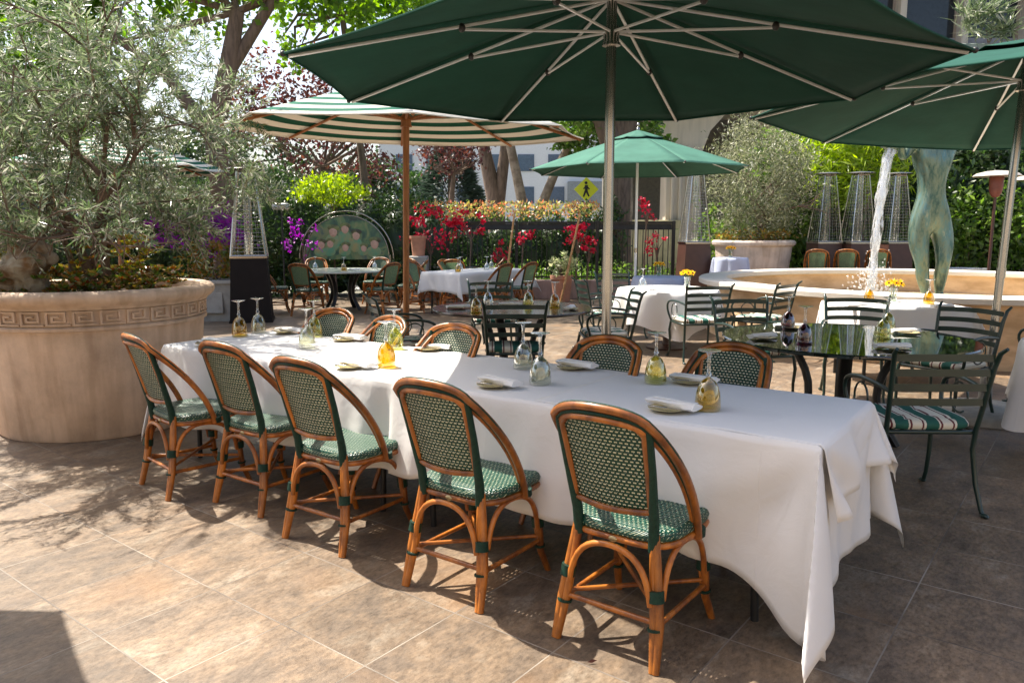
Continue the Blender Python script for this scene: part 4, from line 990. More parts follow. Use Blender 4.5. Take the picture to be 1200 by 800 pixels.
# ------------------------------------------------------------------ fountain, statue, water
M['travertine'] = mat('travertine', (.74,.52,.31), .7, c2=(.52,.34,.18), scale=2.2, bump=.2, bscale=20, stretch=(1,1,2.5))
M['coping'] = mat('pale_coping', (.68,.62,.53), .6, var=.1, scale=4)
FC = Vector((6.04,11.1,0))
root = empty('fountain', FC, 0, 'round travertine fountain basin with a pale coping', 'fountain')
MB().lathe([(3.12,0),(3.12,.70),(2.92,.70),(2.92,.15),(.001,.15)], seg=120, caps=False).build('basin_wall', M['travertine'], root, ang=30)
MB().lathe([(3.12,.702),(3.22,.705),(3.25,.72),(3.25,.775),(3.23,.79),(2.86,.79),(2.84,.775),(2.84,.72),(2.86,.702),(3.12,.702)], seg=120, caps=False).build('coping', M['coping'], root, ang=30)
m, nt, nd, lk, b = newmat('pool_water'); b.inputs['Base Color'].default_value = (.42,.34,.22,1); b.inputs['Roughness'].default_value = .05
no = N(nt, 'ShaderNodeTexNoise', Scale=3.5, Detail=4.0); tc = N(nt, 'ShaderNodeTexCoord'); lk.new(tc.outputs['Object'], no.inputs[0]); bp = N(nt, 'ShaderNodeBump', Strength=.6, Distance=.05); lk.new(no.outputs['Fac'], bp.inputs['Height']); lk.new(bp.outputs[0], b.inputs['Normal'])
MB().lathe([(2.915,.40),(1.5,.405),(.001,.405)], seg=96).build('water', m, root)
MB().lathe([(.5,.15),(.5,.42),(.42,.47),(.001,.47)], seg=40).build('plinth', M['travertine'], root)
# statue: one continuous skin
SY = 11.1
def sp_(px, py, dy=0): p = AT(px, py, SY); return Vector((p.x-FC.x, dy, p.z))
J = {'pel':(sp_(1090,254),(.29,.20)), 'wai':(sp_(1091,228),(.215,.165)), 'rib':(sp_(1092,205),(.245,.18)), 'che':(sp_(1093,188,.0),(.27,.19)), 'sho':(sp_(1093,170),(.20,.14)), 'nec':(sp_(1093,158),(.085,.085)), 'hea':(sp_(1093,145,-.03),(.14,.16)), 'crn':(sp_(1093,132),(.11,.12)),
     'lh':(sp_(1077,266),(.165,.17)), 'lt':(sp_(1075,285,-.03),(.145,.15)), 'lk':(sp_(1078,308,-.06),(.095,.10)), 'lc':(sp_(1080,324,-.02),(.088,.10)), 'la':(sp_(1085,345,.0),(.052,.06)), 'lf':(sp_(1083,352,-.22),(.055,.04)),
     'rh':(sp_(1103,266),(.155,.17)), 'rt':(sp_(1104,285,-.05),(.14,.145)), 'rk':(sp_(1100,308,-.12),(.09,.1)), 'rc':(sp_(1100,324,-.04),(.085,.1)), 'ra':(sp_(1101,345,.02),(.05,.06)), 'rf':(sp_(1102,352,-.2),(.055,.04)),
     'ls':(sp_(1070,168),(.11,.11)), 'le':(sp_(1055,186,-.05),(.065,.07)), 'lw':(sp_(1050,166,-.15),(.045,.045)), 'lx':(sp_(1046,158,-.15),(.05,.035)),
     'rs':(sp_(1115,168),(.11,.11)), 're':(sp_(1124,150,-.05),(.065,.07)), 'rw':(sp_(1100,132,-.12),(.045,.045)), 'rx':(sp_(1094,130,-.13),(.05,.035))}
names = list(J); E_ = [('pel','wai'),('wai','rib'),('rib','che'),('che','sho'),('sho','nec'),('nec','hea'),('hea','crn'),('pel','lh'),('lh','lt'),('lt','lk'),('lk','lc'),('lc','la'),('la','lf'),('pel','rh'),('rh','rt'),('rt','rk'),('rk','rc'),('rc','ra'),('ra','rf'),('che','ls'),('ls','le'),('le','lw'),('lw','lx'),('che','rs'),('rs','re'),('re','rw'),('rw','rx')]
me = bpy.data.meshes.new('statue'); me.from_pydata([J[k][0] for k in names], [(names.index(a), names.index(b_)) for a, b_ in E_], [])
so = bpy.data.objects.new('statue', me); col.objects.link(so); so.location = (FC.x, FC.y, 0)
sk = so.modifiers.new('skin', 'SKIN'); sk.use_smooth_shade = True
for i, k in enumerate(names): me.skin_vertices[0].data[i].radius = J[k][1]
me.skin_vertices[0].data[0].use_root = True
sb = so.modifiers.new('sub', 'SUBSURF'); sb.levels = 2; sb.render_levels = 2
m, nt, nd, lk, b = newmat('bronze_patina'); tc = N(nt, 'ShaderNodeTexCoord'); mp = N(nt, 'ShaderNodeMapping'); mp.inputs['Scale'].default_value = (1.6,1.6,.5); lk.new(tc.outputs['Object'], mp.inputs[0])
no = N(nt, 'ShaderNodeTexNoise', Scale=4.5, Detail=12.0, Roughness=.72); lk.new(mp.outputs[0], no.inputs[0])
rp = ramp(nt, no.outputs['Fac'], [(.30,(.03,.055,.05)), (.42,(.07,.14,.12)), (.50,(.17,.22,.16)), (.58,(.10,.21,.21)), (.7,(.34,.36,.26))]); lk.new(rp.outputs[0], b.inputs['Base Color']); b.inputs['Roughness'].default_value = .27; b.inputs['Metallic'].default_value = .45
me.materials.append(m); tag(so, 'green patinated bronze standing figure in the middle of the fountain', 'statue')
jg = MB().lathe([(.02,0),(.10,.04),(.15,.16),(.12,.28),(.06,.34),(.09,.38)], seg=24, caps=False).build('jug', m, so); jp = sp_(1045,170,-.2); jg.location = jp+Vector((.05,0,.0)); jg.rotation_euler = (0,R(-75),0)
# falling water
m, nt, nd, lk, b = newmat('falling_water'); nd.remove(b)
tr = N(nt, 'ShaderNodeBsdfTransparent'); df = N(nt, 'ShaderNodeBsdfDiffuse'); df.inputs[0].default_value = (.9,.92,.93,1); gl = N(nt, 'ShaderNodeBsdfGlossy', Roughness=.12); tl = N(nt, 'ShaderNodeBsdfTranslucent'); tl.inputs[0].default_value = (.9,.92,.93,1)
tc = N(nt, 'ShaderNodeTexCoord'); mp = N(nt, 'ShaderNodeMapping'); mp.inputs['Scale'].default_value = (26,26,5); lk.new(tc.outputs['Object'], mp.inputs[0]); no = N(nt, 'ShaderNodeTexNoise', Scale=1.0, Detail=5.0); lk.new(mp.outputs[0], no.inputs[0])
rp = ramp(nt, no.outputs['Fac'], [(.44,(.02,.02,.02)), (.60,(.62,.62,.62))])
m1 = N(nt, 'ShaderNodeMixShader'); m1.inputs[0].default_value = .5; lk.new(df.outputs[0], m1.inputs[1]); lk.new(tl.outputs[0], m1.inputs[2])
m2 = N(nt, 'ShaderNodeMixShader'); m2.inputs[0].default_value = .35; lk.new(m1.outputs[0], m2.inputs[1]); lk.new(gl.outputs[0], m2.inputs[2])
m3 = N(nt, 'ShaderNodeMixShader'); lk.new(rp.outputs[0], m3.inputs[0]); lk.new(tr.outputs[0], m3.inputs[1]); lk.new(m2.outputs[0], m3.inputs[2]); lk.new(m3.outputs[0], nd['Material Output'].inputs[0])
wt = MB(); a_ = AT(1045,176,10.9); b2 = AT(1021,340,10.6)
for s_ in range(7):
    ox, oy = rng.normal(size=2)*.035; pts = []; rs = []
    for i in range(26):
        t_ = i/25; p = a_.lerp(b2, t_); xx = a_.x+(b2.x-a_.x)*(t_**.62)
        pts.append((xx+ox+.014*math.sin(i*.8+s_*2), p.y+oy+.014*math.sin(i*.7+s_), a_.z+(b2.z-a_.z)*t_)); rs.append((.062-.02*t_ if s_ < 3 else .022)*(1+.16*math.sin(i*.9+s_*3)))
    wt.tube(pts, rs, 7)
for _ in range(330):
    p = b2+Vector((rng.normal()*.13, rng.normal()*.12, abs(rng.normal())*.2-.02)); wt.ball(tuple(p), float(rng.uniform(.005,.018)), 6, 4)
tag(wt.build('falling_water', m), 'white stream of water falling from the bronze figure into the basin', 'water jet')

# lanterns by the fountain wall
def lantern(px, py, lb):
    root = empty('lantern', G(px,py,0), .3, lb, 'lantern', 'black lanterns by the fountain'); f = MB()
    for sx in (-1,1):
        for sy in (-1,1): f.tube([(sx*.09,sy*.09,0),(sx*.08,sy*.08,.3)], .008, 4)
    f.box((0,0,.02), (.22,.22,.02)); f.box((0,0,.31), (.2,.2,.02)); f.box((0,0,.345), (.12,.12,.05)); f.build('frame', M['metal_black'], root, smooth=False)
    MB().lathe([(.035,.03),(.035,.16),(.001,.165)], seg=14).build('candle', M['napkin'], root)
    return root
lantern(862,402,'small black lantern left of the green chairs by the fountain wall'); lantern(925,398,'small black lantern close to the square table by the fountain wall')

# ------------------------------------------------------------------ fence, kerb, pots
FY = 16.9
tag(MB().box((.9,FY,.2), (5.4,.30,.41), ch=.01).build('kerb_wall', plaster('pink_kerb', (.46,.32,.26)), smooth=False), 'low pink stone kerb wall under the iron fence', 'wall')
root = empty('iron_fence', (0,FY,.41), 0, 'black iron picket fence on the low kerb behind the tables', 'fence')
xs = [-1.4,.1,1.86,3.52]
for x in xs: MB().box((x,0,.64), (.07,.07,1.28), ch=.006).build('post', M['metal_black'], root, smooth=False)
for x0, x1 in zip(xs, xs[1:]):
    f = MB(); n = int((x1-x0)/.105)
    for i in range(1, n): f.box((x0+(x1-x0)*i/n, 0, .56), (.018,.018,1.1))
    f.box(((x0+x1)/2,0,1.10), (x1-x0-.08,.03,.03)); f.box(((x0+x1)/2,0,.06), (x1-x0-.08,.03,.03)); f.box(((x0+x1)/2,0,1.24), (x1-x0-.08,.05,.045))
    f.build('picket_panel', M['metal_black'], root, smooth=False)
    MB().box(((x0+x1)/2,.02,1.165), (x1-x0-.08,.006,.1)).build('mesh_band', mat('dark_mesh', (.03,.035,.035), .6), root, smooth=False)
def pot(name, lb, loc, r, h, m_, square=False, taper=.75):
    root = empty(name, loc, 0, lb, 'flower pot')
    if square:
        m2_ = MB(); w0, w1 = r*taper, r
        m2_.add([(-w0,-w0,0),(w0,-w0,0),(w0,w0,0),(-w0,w0,0),(-w1,-w1,h),(w1,-w1,h),(w1,w1,h),(-w1,w1,h)], [(3,2,1,0),(0,1,5,4),(1,2,6,5),(2,3,7,6),(3,0,4,7),(4,5,6,7)])
        m2_.box((0,0,h+.03), (2*r+.06,2*r+.06,.06), ch=.01); m2_.box((0,-r*.93,h*.5), (r*1.1,.03,h*.55), ch=.008); m2_.build('body', m_, root, smooth=False)
    else:
        MB().lathe([(r*taper,0),(r*.95,h*.86),(r*1.06,h*.86),(r*1.08,h),(r*.93,h),(r*.9,h*.9),(.001,h*.9)], seg=40).build('body', m_, root, ang=35)
    MB().lathe([(r*.88,h*.91),(.001,h*.93)], seg=20).build('soil', M['soil'], root)
    return root
def bush(name, lb, cat, loc, rad, n, L, W, m_, up=.3, clumps=40, stems=True, group=None, spread=.22):
    root = empty(name, loc, 0, lb, cat, group)
    P = blob_pts((0,0,rad[2]), rad, n, clumps, spread)
    leaf_mesh('foliage', P, rdirs(n, up), L, W, m_, root)
    if stems:
        s = MB()
        if loc[2] > .8 and name != 'balcony_plant': s.tube([(.02,0,-loc[2]), (-.03,.02,-loc[2]*.5), (0,0,0), (0,0,rad[2]*.7)], [.02,.018,.014,.008], 6)
        for _ in range(7):
            q = Vector(blob_pts((0,0,rad[2]), [r_*.6 for r_ in rad], 1, 1, 0)[0]); s.tube([(q.x*.1,q.y*.1,-.05), (q.x*.5,q.y*.5,q.z*.6), q], [.012,.009,.004], 5)
        s.build('stems', M['bark'], root)
    return root
pot('flower_pot', 'terracotta pot in front of the low kerb', Vector((AT(658,345,16.2).x,16.2,0)), .23, .55, M['terracotta'])
x = AT(658,345,16.2).x
bush('potted_plant', 'pale leggy plant with red flowers in the terracotta pot by the fence', 'plant', (x,16.2,.52), (.30,.28,.26), 220, .12,.06, leafmat('pale_leaves', [(.3,.35,.2),(.4,.4,.25),(.15,.22,.08)], .4, .4), clumps=14)
bush('bougainvillea', 'red bougainvillea blossom above the terracotta pot', 'flowers', (x+.35,16.4,1.05), (.5,.3,.3), 260, .075,.06, LM['red'], clumps=9, group='red bougainvillea by the fence', spread=.12)
for px, py, r_, lb in [(758,245,.3,'red bougainvillea on the fence right of the small parasol pole'),(770,285,.3,'lower red bougainvillea between the parasol pole and the fence end'),(613,272,.3,'red blossom spray on the fence left of the terracotta pot'),(690,290,.28,'red blossom spray beside the big steel pole'),(585,295,.24,'small red blossom behind the back table')]:
    q = AT(px,py,16.6); bush('bougainvillea', lb, 'flowers', (q.x,16.6,q.z-.25), (r_,.2,.25), 90, .07,.055, LM['red'], clumps=7, group='red bougainvillea by the fence', spread=.15)
q = AT(505,262,16.6)
bush('bougainvillea', 'large red bougainvillea spilling over the fence right of the wooden pole', 'flowers', (q.x,16.5,q.z-.6), (.85,.3,.5), 420, .08,.065, LM['red'], clumps=24, group='red bougainvillea by the fence', spread=.12)
q = AT(552,258,16.5); bush('bougainvillea', 'thin red bougainvillea tips reaching along the fence top', 'flowers', (q.x,16.5,q.z-.35), (.55,.2,.3), 260, .075,.06, LM['red'], clumps=14, group='red bougainvillea by the fence', spread=.08)
pot('flower_pot', 'orange pot half hidden by red bougainvillea at the fence', (AT(490,270,16.3).x,16.3,.95), .17, .42, M['terracotta'])
MB_ = MB().box((0,0,.475), (.4,.4,.95), ch=.02); o = MB_.build('pot_stand', M['concrete'], smooth=False); o.location = (AT(490,270,16.3).x,16.3,0); tag(o, 'grey pedestal carrying the orange pot', 'pedestal')
for (x0,y0,x1,y1,lb) in [(603,248,596,305,'slanting wooden stake left of the terracotta pot'),(680,250,669,300,'slanting wooden stake rising from the terracotta pot plant')]:
    a_, b2 = AT(x0,y0,15.9), AT(x1,y1,15.9); d = (b2-a_); g0 = a_+d*(a_.z/(-d.z)); m_ = MB(); m_.tube([g0, a_.lerp(g0,.5), a_], [.028,.024,.018], 8); tag(m_.build('wooden_stake', M['bamboo_pale']), lb, 'stake')
x = AT(256,350,12.9).x
pot('flower_pot', 'square grey planter between the huge planter and the black heater', (x,12.9,0), .38, .62, M['concrete'], square=True)
bush('potted_shrub', 'reddish yellow shrub in the square grey planter', 'shrub', (x,12.9,.6), (.55,.4,.35), 900, .09,.05, leafmat('mixed_shrub', [(.05,.1,.02),(.2,.18,.03),(.3,.12,.03),(.08,.14,.02)], .3, .4))
bush('bougainvillea', 'purple bougainvillea above the square grey planter', 'flowers', (AT(228,280,13.6).x,13.7,1.05), (.95,.45,.42), 1300, .075,.06, LM['purple'], clumps=30, spread=.16)
bush('bougainvillea', 'purple bougainvillea sprigs left of the lunette', 'flowers', (AT(352,275,16.2).x,16.3,.55), (.42,.3,.75), 150, .075,.06, LM['purple'], clumps=14, spread=.10)
# right planter with olive bush
px_, pY = AT(882,300,16.3).x, 16.3
root = empty('stone_planter', (px_,pY,.2), 0, 'round stone planter behind the fountain at the right', 'planter')
MB().lathe([(.68,0),(.78,.95),(.80,.96),(.84,.99),(.85,1.04),(.82,1.08),(.72,1.08),(.70,.98),(.001,.97)], seg=64).build('bowl', plaster('pale_planter', (.64,.53,.44)), root, ang=35)
MB().lathe([(.69,1.0),(.001,1.02)], seg=30).build('soil', M['soil'], root)
root = empty('olive_tree', (px_+.05,pY,1.15), 0, 'bushy olive tree in the right stone planter', 'tree')
tb = MB(); tips = []
for k in range(4): limb(tb, Vector((.03*k,0,0)), Vector((rng.uniform(-.5,.5),rng.uniform(-.3,.3),1)), .9, .045, 2, tips, .6)
tb.build('trunk', M['bark'], root)
P = np.concatenate([blob_pts((0,0,1.35), (1.15,.9,1.2), 13000, 150, .16), blob_pts((-.1,0,.5), (.75,.6,.4), 1500, 30, .2)])
leaf_mesh('crown', P, rdirs(len(P), .5), .10, .02, leafmat('pale_olive', [(.12,.14,.07),(.22,.23,.14),(.08,.10,.04),(.40,.39,.30)], .35, .4), root)
bush('potted_shrub', 'orange flecked ground cover in the right stone planter', 'plant', (px_,pY,1.2), (.68,.5,.16), 700, .09,.045, leafmat('orange_fleck', [(.1,.16,.03),(.35,.18,.05),(.2,.25,.05)], .3, .4), stems=False)
# galvanised tub
q = AT(1128,305,16.2)
root = empty('metal_tub', (q.x,16.2,.2), 0, 'pale ribbed metal tub by the hedge, right of the bronze figure', 'tub')
MB().lathe([(.26,0),(.29,.15),(.285,.17),(.31,.3),(.305,.32),(.33,.45),(.36,.47),(.36,.50),(.30,.50),(.28,.42),(.001,.42)], seg=36, sx=1.4).build('body', M['galv'], root, ang=40)

# painted lunette
LY = 17.0; q = AT(405,250,LY)
root = empty('painted_lunette', (q.x,LY,0), 0, 'arched painting of green clad figures against the left hedge', 'painting')
m, nt, nd, lk, b = newmat('mural_paint'); tc = N(nt, 'ShaderNodeTexCoord')
vo = N(nt, 'ShaderNodeTexNoise', Scale=3.0, Detail=4.0, Distortion=1.2); lk.new(tc.outputs['Object'], vo.inputs[0])
rp = ramp(nt, vo.outputs['Fac'], [(.3,(.03,.05,.045)), (.42,(.05,.13,.09)), (.5,(.12,.22,.10)), (.58,(.22,.26,.12)), (.7,(.08,.14,.12))]); lk.new(rp.outputs[0], b.inputs['Base Color']); b.inputs['Roughness'].default_value = .35
n = 32; Wd, Hh = .93, .90; zb = .85
poly = [(-Wd, zb)]+[(Wd*-math.cos(math.pi*i/n), zb+.05+Hh*math.sin(math.pi*i/n)) for i in range(n+1)]+[(Wd, zb)]
V = [(x_,-.02,z_) for x_, z_ in poly]+[(x_,.02,z_) for x_, z_ in poly]; k = len(poly)
MB().add(V, [tuple(range(k)), tuple(range(2*k-1,k-1,-1))]+[(i,(i+1)%k+0,(i+1)%k+k,i+k) for i in range(k)]).build('panel', m, root, smooth=False)
fm_ = MB(); fm_.tube([(1.03*-math.cos(math.pi*i/n), -.03, zb+.02+1.03*math.sin(math.pi*i/n)) for i in range(n+1)], .015, 8); fm_.tube([(.935*-math.cos(math.pi*i/n), -.03, zb+.05+.905*math.sin(math.pi*i/n)) for i in range(n+1)], .010, 8)
for x_ in (-.95,.95): fm_.tube([(x_,0,0),(x_,0,zb+.1)], .03, 8)
fm_.build('arch_frame', M['steel'], root)
pc_ = mat('painted_coats', (.12,.34,.20), .4, c2=(.36,.32,.14), scale=4); ps_ = mat('painted_skin', (.58,.38,.29), .4, var=.25, scale=14); ph_ = mat('painted_hats', (.20,.24,.08), .4, c2=(.06,.05,.03), scale=5)
for (x_, z_, r_) in [(-.55,1.18,.085),(-.28,1.46,.10),(-.02,1.52,.09),(.22,1.38,.09),(.62,1.20,.10),(-.35,1.2,.08),(-.02,1.12,.08),(.38,1.1,.07)]:
    MB().ball((x_-.02,-.019,max(1.02,z_-r_*2.3)), r_*1.7, 14, 8, q=(1,.04,1.1) if z_ > 1.3 else (1,.04,.75)).build('painted_coat', pc_, root)
    f_ = MB().ball((x_,-.026,z_), r_*1.1, 14, 10, q=(.8,.12,1.1)).build('painted_face', ps_, root)
    MB().ball((x_+.01,-.024,z_+r_*.75), r_*1.2, 14, 8, q=(1.1,.11,.6)).build('painted_hat', ph_, f_)
# floodlight on the hedge
q = AT(329,242,16.0); root = empty('floodlight', (q.x,16.0,0), 0, 'small grey floodlight on a post at the left hedge', 'lamp')
MB().box((0,0,q.z), (.34,.12,.13), ch=.02).build('housing', M['galv'], root); m_ = MB(); m_.tube([(0,.05,0),(0,.05,q.z-.07)], .02, 8); m_.build('post', M['metal_black'], root)

# ------------------------------------------------------------------ hedges and shrubs
def hedge(name, lb, lo, hi, n, L, W, m_, cat='hedge', core=True, clumps=120, spread=.3, top=None, up=.2):
    root = empty(name, ((lo[0]+hi[0])/2,(lo[1]+hi[1])/2,0), 0, lb, cat); c_ = np.array([(lo[0]+hi[0])/2,(lo[1]+hi[1])/2,0])
    P = box_pts(lo, hi, n, clumps, spread*.8)-c_
    if top:
        hx = (hi[0]-lo[0])/2; u = P[:,0]/hx
        lim = np.interp(u, np.linspace(-1,1,len(top)), top)+.12*np.sin(u*23)+.08*np.sin(u*51); P[:,2] = lo[2]+(P[:,2]-lo[2])*(lim-lo[2])/(hi[2]-lo[2])
    leaf_mesh('foliage', P, rdirs(n, up), L, W, m_, root)
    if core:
        s = MB(); nb = int((hi[0]-lo[0])/.7)  # solid dark lumps added inside to block sky between the leaves
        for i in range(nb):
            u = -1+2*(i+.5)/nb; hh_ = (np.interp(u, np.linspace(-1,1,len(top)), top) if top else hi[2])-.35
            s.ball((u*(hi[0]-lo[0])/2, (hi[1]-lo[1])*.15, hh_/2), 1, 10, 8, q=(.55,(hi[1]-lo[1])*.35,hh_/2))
        s.build('dark_core', LM['dark'], root)
    return root
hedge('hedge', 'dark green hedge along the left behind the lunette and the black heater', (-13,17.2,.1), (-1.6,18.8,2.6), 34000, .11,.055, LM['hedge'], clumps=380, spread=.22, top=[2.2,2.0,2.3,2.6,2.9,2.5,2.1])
q = AT(390,215,17.2); bush('shrub', 'bright yellow green shrub tips above the left hedge', 'shrub', (q.x,17.2,1.95), (.85,.5,.36), 1600, .12,.05, LM['lime'], clumps=60, up=1.2, spread=.15)
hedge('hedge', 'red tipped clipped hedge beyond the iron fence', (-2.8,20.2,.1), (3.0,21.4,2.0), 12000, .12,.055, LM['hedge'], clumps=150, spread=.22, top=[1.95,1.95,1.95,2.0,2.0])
P = rng.uniform((-2.9,20.1,1.80), (2.3,21.3,2.2), (1700,3)); rt_ = empty('hedge_tips', (0,0,0), 0, 'coral red new growth along the top of the clipped hedge', 'shrub'); leaf_mesh('foliage', P, rdirs(1700,.9), .12,.05, LM['photinia'], rt_)
hedge('shrub_row', 'low bright green shrubs just behind the iron fence', (-1.2,17.6,.0), (4.4,18.6,.62), 4200, .10,.05, LM['bright'], cat='shrubs', core=False, clumps=60)
for i, (x0, x1, zt, lm, lb) in enumerate([(5.6,8.4,3.9,'bright','bright green large leaved shrub behind the right planter and heaters'),(8.2,11.2,4.3,'hedge','tall green shrub behind the bronze figure'),(10.9,14.8,4.2,'hedge','tall green shrub at the far right behind the mushroom heater')]):
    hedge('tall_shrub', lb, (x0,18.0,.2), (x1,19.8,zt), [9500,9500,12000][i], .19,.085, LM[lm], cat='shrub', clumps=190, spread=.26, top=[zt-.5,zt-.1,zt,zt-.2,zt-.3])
bush('bamboo_clump', 'yellow green bamboo like clump above the heaters', 'shrub', (8.0,17.6,2.0), (1.3,.6,1.1), 3600, .26,.045, LM['lime'], clumps=60, up=.2)
bush('shrub', 'glossy sunlit green shrub low behind the fountain at the right', 'shrub', (10.3,17.6,.3), (1.9,.6,1.1), 4200, .16,.08, LM['bright'], clumps=90)
bush('shrub', 'leafy light green plants between the heater and the right planter', 'shrub', (AT(845,260,17.3).x,17.3,.4), (.55,.5,.85), 1500, .14,.06, LM['bright'], clumps=40)

# ------------------------------------------------------------------ trees
def tree(name, lb, base, trunk, crowns, L, W, m_, bark='bark', branches=14, seedtips=True, clumps=70, spread=.16, group=None):
    root = empty(name, base, 0, lb, 'tree', group); tb = MB()
    for tr_ in trunk: tb.tube([p for p, r_ in tr_], [r_ for p, r_ in tr_], 10)
    P = []
    for (c_, rd, n_) in crowns:
        q = blob_pts(c_, rd, n_, clumps, spread); P.append(q)
        top = Vector(trunk[0][-1][0])
        for _ in range(branches//len(crowns)):
            e = Vector(q[int(rng.integers(len(q)))]); s_ = top if rng.uniform() < .6 else Vector(trunk[-1][-1][0]); mid = s_.lerp(e,.5)+Vector(rng.normal(size=3))*.2
            tb.tube([s_, mid, e], [trunk[0][-1][1]*.5, .04, .015], 6)
    tb.build('trunk', M[bark], root); P = np.concatenate(P); leaf_mesh('crown', P, rdirs(len(P), -.2), L, W, m_, root); return root
TG = 'street trees beyond the patio'
# rough dark trunk behind the olive, crown high above
tree('plane_tree', 'plane tree with a rough brown trunk behind the left olive, bright leaves above', (-5.6,15.0,0),
  [[((0,0,0),.24),((.05,0,1.8),.21),((-.05,0,3.3),.2),((.3,0,4.6),.17),((.5,0,5.5),.13)], [((-.05,0,3.2),.15),((-.9,0,4.4),.11),((-2.0,0,5.2),.07)], [((.2,0,4.3),.12),((1.2,.2,5.9),.1),((2.0,.3,7.2),.06)]],
  [((-.3,.5,7.2),(2.6,1.6,1.9),5200),((2.9,.8,6.3),(1.5,1.2,1.2),2600),((-3.6,0,5.6),(1.5,1.4,2.0),3600)], .17,.12, LM['plane'], clumps=80, spread=.14, group=TG)
tree('plane_tree', 'pale limbed tree whose bright leaves fill the top left corner', (-10.5,16,0), [[((0,0,0),.25),((.1,0,2.2),.2),((.6,0,4.3),.15)]],
  [((.5,0,5.2),(2.4,1.6,2.4),7000),((-1.5,0,3.4),(1.8,1.5,1.4),3600)], .16,.11, LM['plane'], bark='bark_pale', clumps=90, spread=.15, group=TG)
tree('plane_tree', 'bright leaved tree above the striped parasol with hanging sprays', (-3.4,19,0), [[((0,0,0),.1),((-.2,0,3),.09),((-.6,0,6.5),.07)]],
  [((.5,0,7.6),(2.7,1.4,1.2),4600),((-1.8,0,6.6),(.5,.5,1.5),500)], .17,.12, LM['plane'], clumps=55, spread=.12, group=TG)
tree('plum_tree', 'dark red leaved plum tree behind the striped parasol', (-5.5,22,0), [[((0,0,0),.14),((.1,0,2.0),.12),((.2,0,3.2),.09)], [((.1,0,2),.09),((-1,0,4),.05)], [((.1,0,2.2),.08),((1.3,0,3.8),.05)]],
  [((0,0,4.9),(2.7,1.4,1.5),3600),((.8,0,3.3),(1.8,1.2,.7),800)], .15,.08, LM['plum'], clumps=90, spread=.12, group=TG)
tree('plum_tree', 'small dark red leaved tree right of the wooden pole', (-2.1,27,0), [[((0,0,0),.12),((0,0,2.5),.1),((.1,0,3.4),.07)]], [((0,0,4.3),(1.3,1,.9),1300)], .15,.09, LM['plum'], clumps=50, spread=.16, group=TG)
# conifer
root = empty('conifer', (-2.6,33,0), 0, 'broad dark blue green conifer right of the wooden pole', 'tree', TG)
m_ = MB(); m_.tube([(0,0,0),(0,0,5.2)], [.22,.05], 8); m_.build('trunk', M['bark'], root)
n_ = 9000; h_ = rng.uniform(0,1,n_)**.9; a_ = rng.uniform(0,6.28,n_); rr_ = (1-h_**1.6)*1.75*rng.uniform(.55,1,n_)+.08; P = np.stack([rr_*np.cos(a_), rr_*np.sin(a_), .5+h_*4.9], 1)
leaf_mesh('crown', P, np.stack([np.cos(a_), np.sin(a_), rng.uniform(-.3,.4,n_)], 1), .34,.07, LM['conifer'], root)
q = AT(583,240,30); tree('forked_tree', 'grey brown forked tree trunk left of the pair before the white building', (q.x,30,0), [[((0,0,0),.36),((-.05,0,2.4),.33),((-.5,0,4.5),.24),((-1.0,0,6.5),.2)], [((0,0,2.2),.25),((.3,0,4.5),.2),((.5,0,6.8),.15)]],
  [((0,0,8.6),(3.2,2,1.8),2600)], .24,.16, LM['plane'], clumps=50, group=TG)
q = AT(622,240,28); tree('forked_tree', 'pale V shaped tree in front of the white building', (q.x,28,0), [[((0,0,0),.2),((-.15,0,1.7),.2),((-.5,0,3.4),.17),((-.9,0,5.2),.15)], [((.05,0,0),.2),((.2,0,1.9),.19),((.9,0,3.6),.15),((1.5,0,4.8),.1)]],
  [((2.0,0,4.9),(1.5,1.2,1.1),1700),((-.5,0,7.2),(2.4,1.5,1.2),1500)], .2,.13, LM['bright'], bark='bark_pale', clumps=50, group=TG)
q = AT(701,240,26); tree('street_tree', 'thick dark trunk branching behind the small parasol and the crossing sign', (q.x,21,0), [[((0,0,0),.42),((-.02,0,1.8),.34),((-.05,0,3.4),.36),((-.5,0,4.4),.24),((-1.3,0,5.4),.18)], [((-.05,0,3.2),.25),((.3,0,4.5),.2),((.7,0,6),.14)], [((0,0,3.3),.2),((.0,0,5.5),.15)]],
  [((-.6,.3,6.6),(3.2,1.8,1.5),4200),((-1.0,.6,4.5),(.9,.8,.5),600),((.9,.4,3.9),(.6,.8,.6),500)], .18,.12, LM['bright'], clumps=60, group=TG)
q = AT(735,240,23.2); tree('street_tree', 'thin pale trunk beside the small parasol pole', (q.x,23.2,0), [[((0,0,0),.13),((.05,0,2.2),.12),((0,0,4.5),.09)]], [((0,0,5.8),(1.6,1.2,1.2),900)], .18,.12, LM['hedge'], bark='bark_pale', clumps=30, group=TG)
for i, (x_, y_, r_, h_, lm) in enumerate([(-26,44,5,8,'hedge'),(-17,48,5,9,'dark'),(-9,50,4,6,'hedge'),(18,46,5,9,'dark'),(-36,40,6,9,'plane')]):
    tree('distant_tree', ['round green tree far beyond the street at the left','dark tree far beyond the street left of the wooden pole','low green tree far beyond the street behind the plum tree','dark tree beyond the columns at the right','light green tree far out at the left edge'][i],
      (x_,y_,0), [[((0,0,0),.3),((0,0,h_*.4),.25),((0,0,h_*.6),.15)]], [((0,0,h_*.58),(r_,r_*.6,h_*.42),5200)], .34,.22, LM[lm], clumps=90, spread=.15, group=TG)
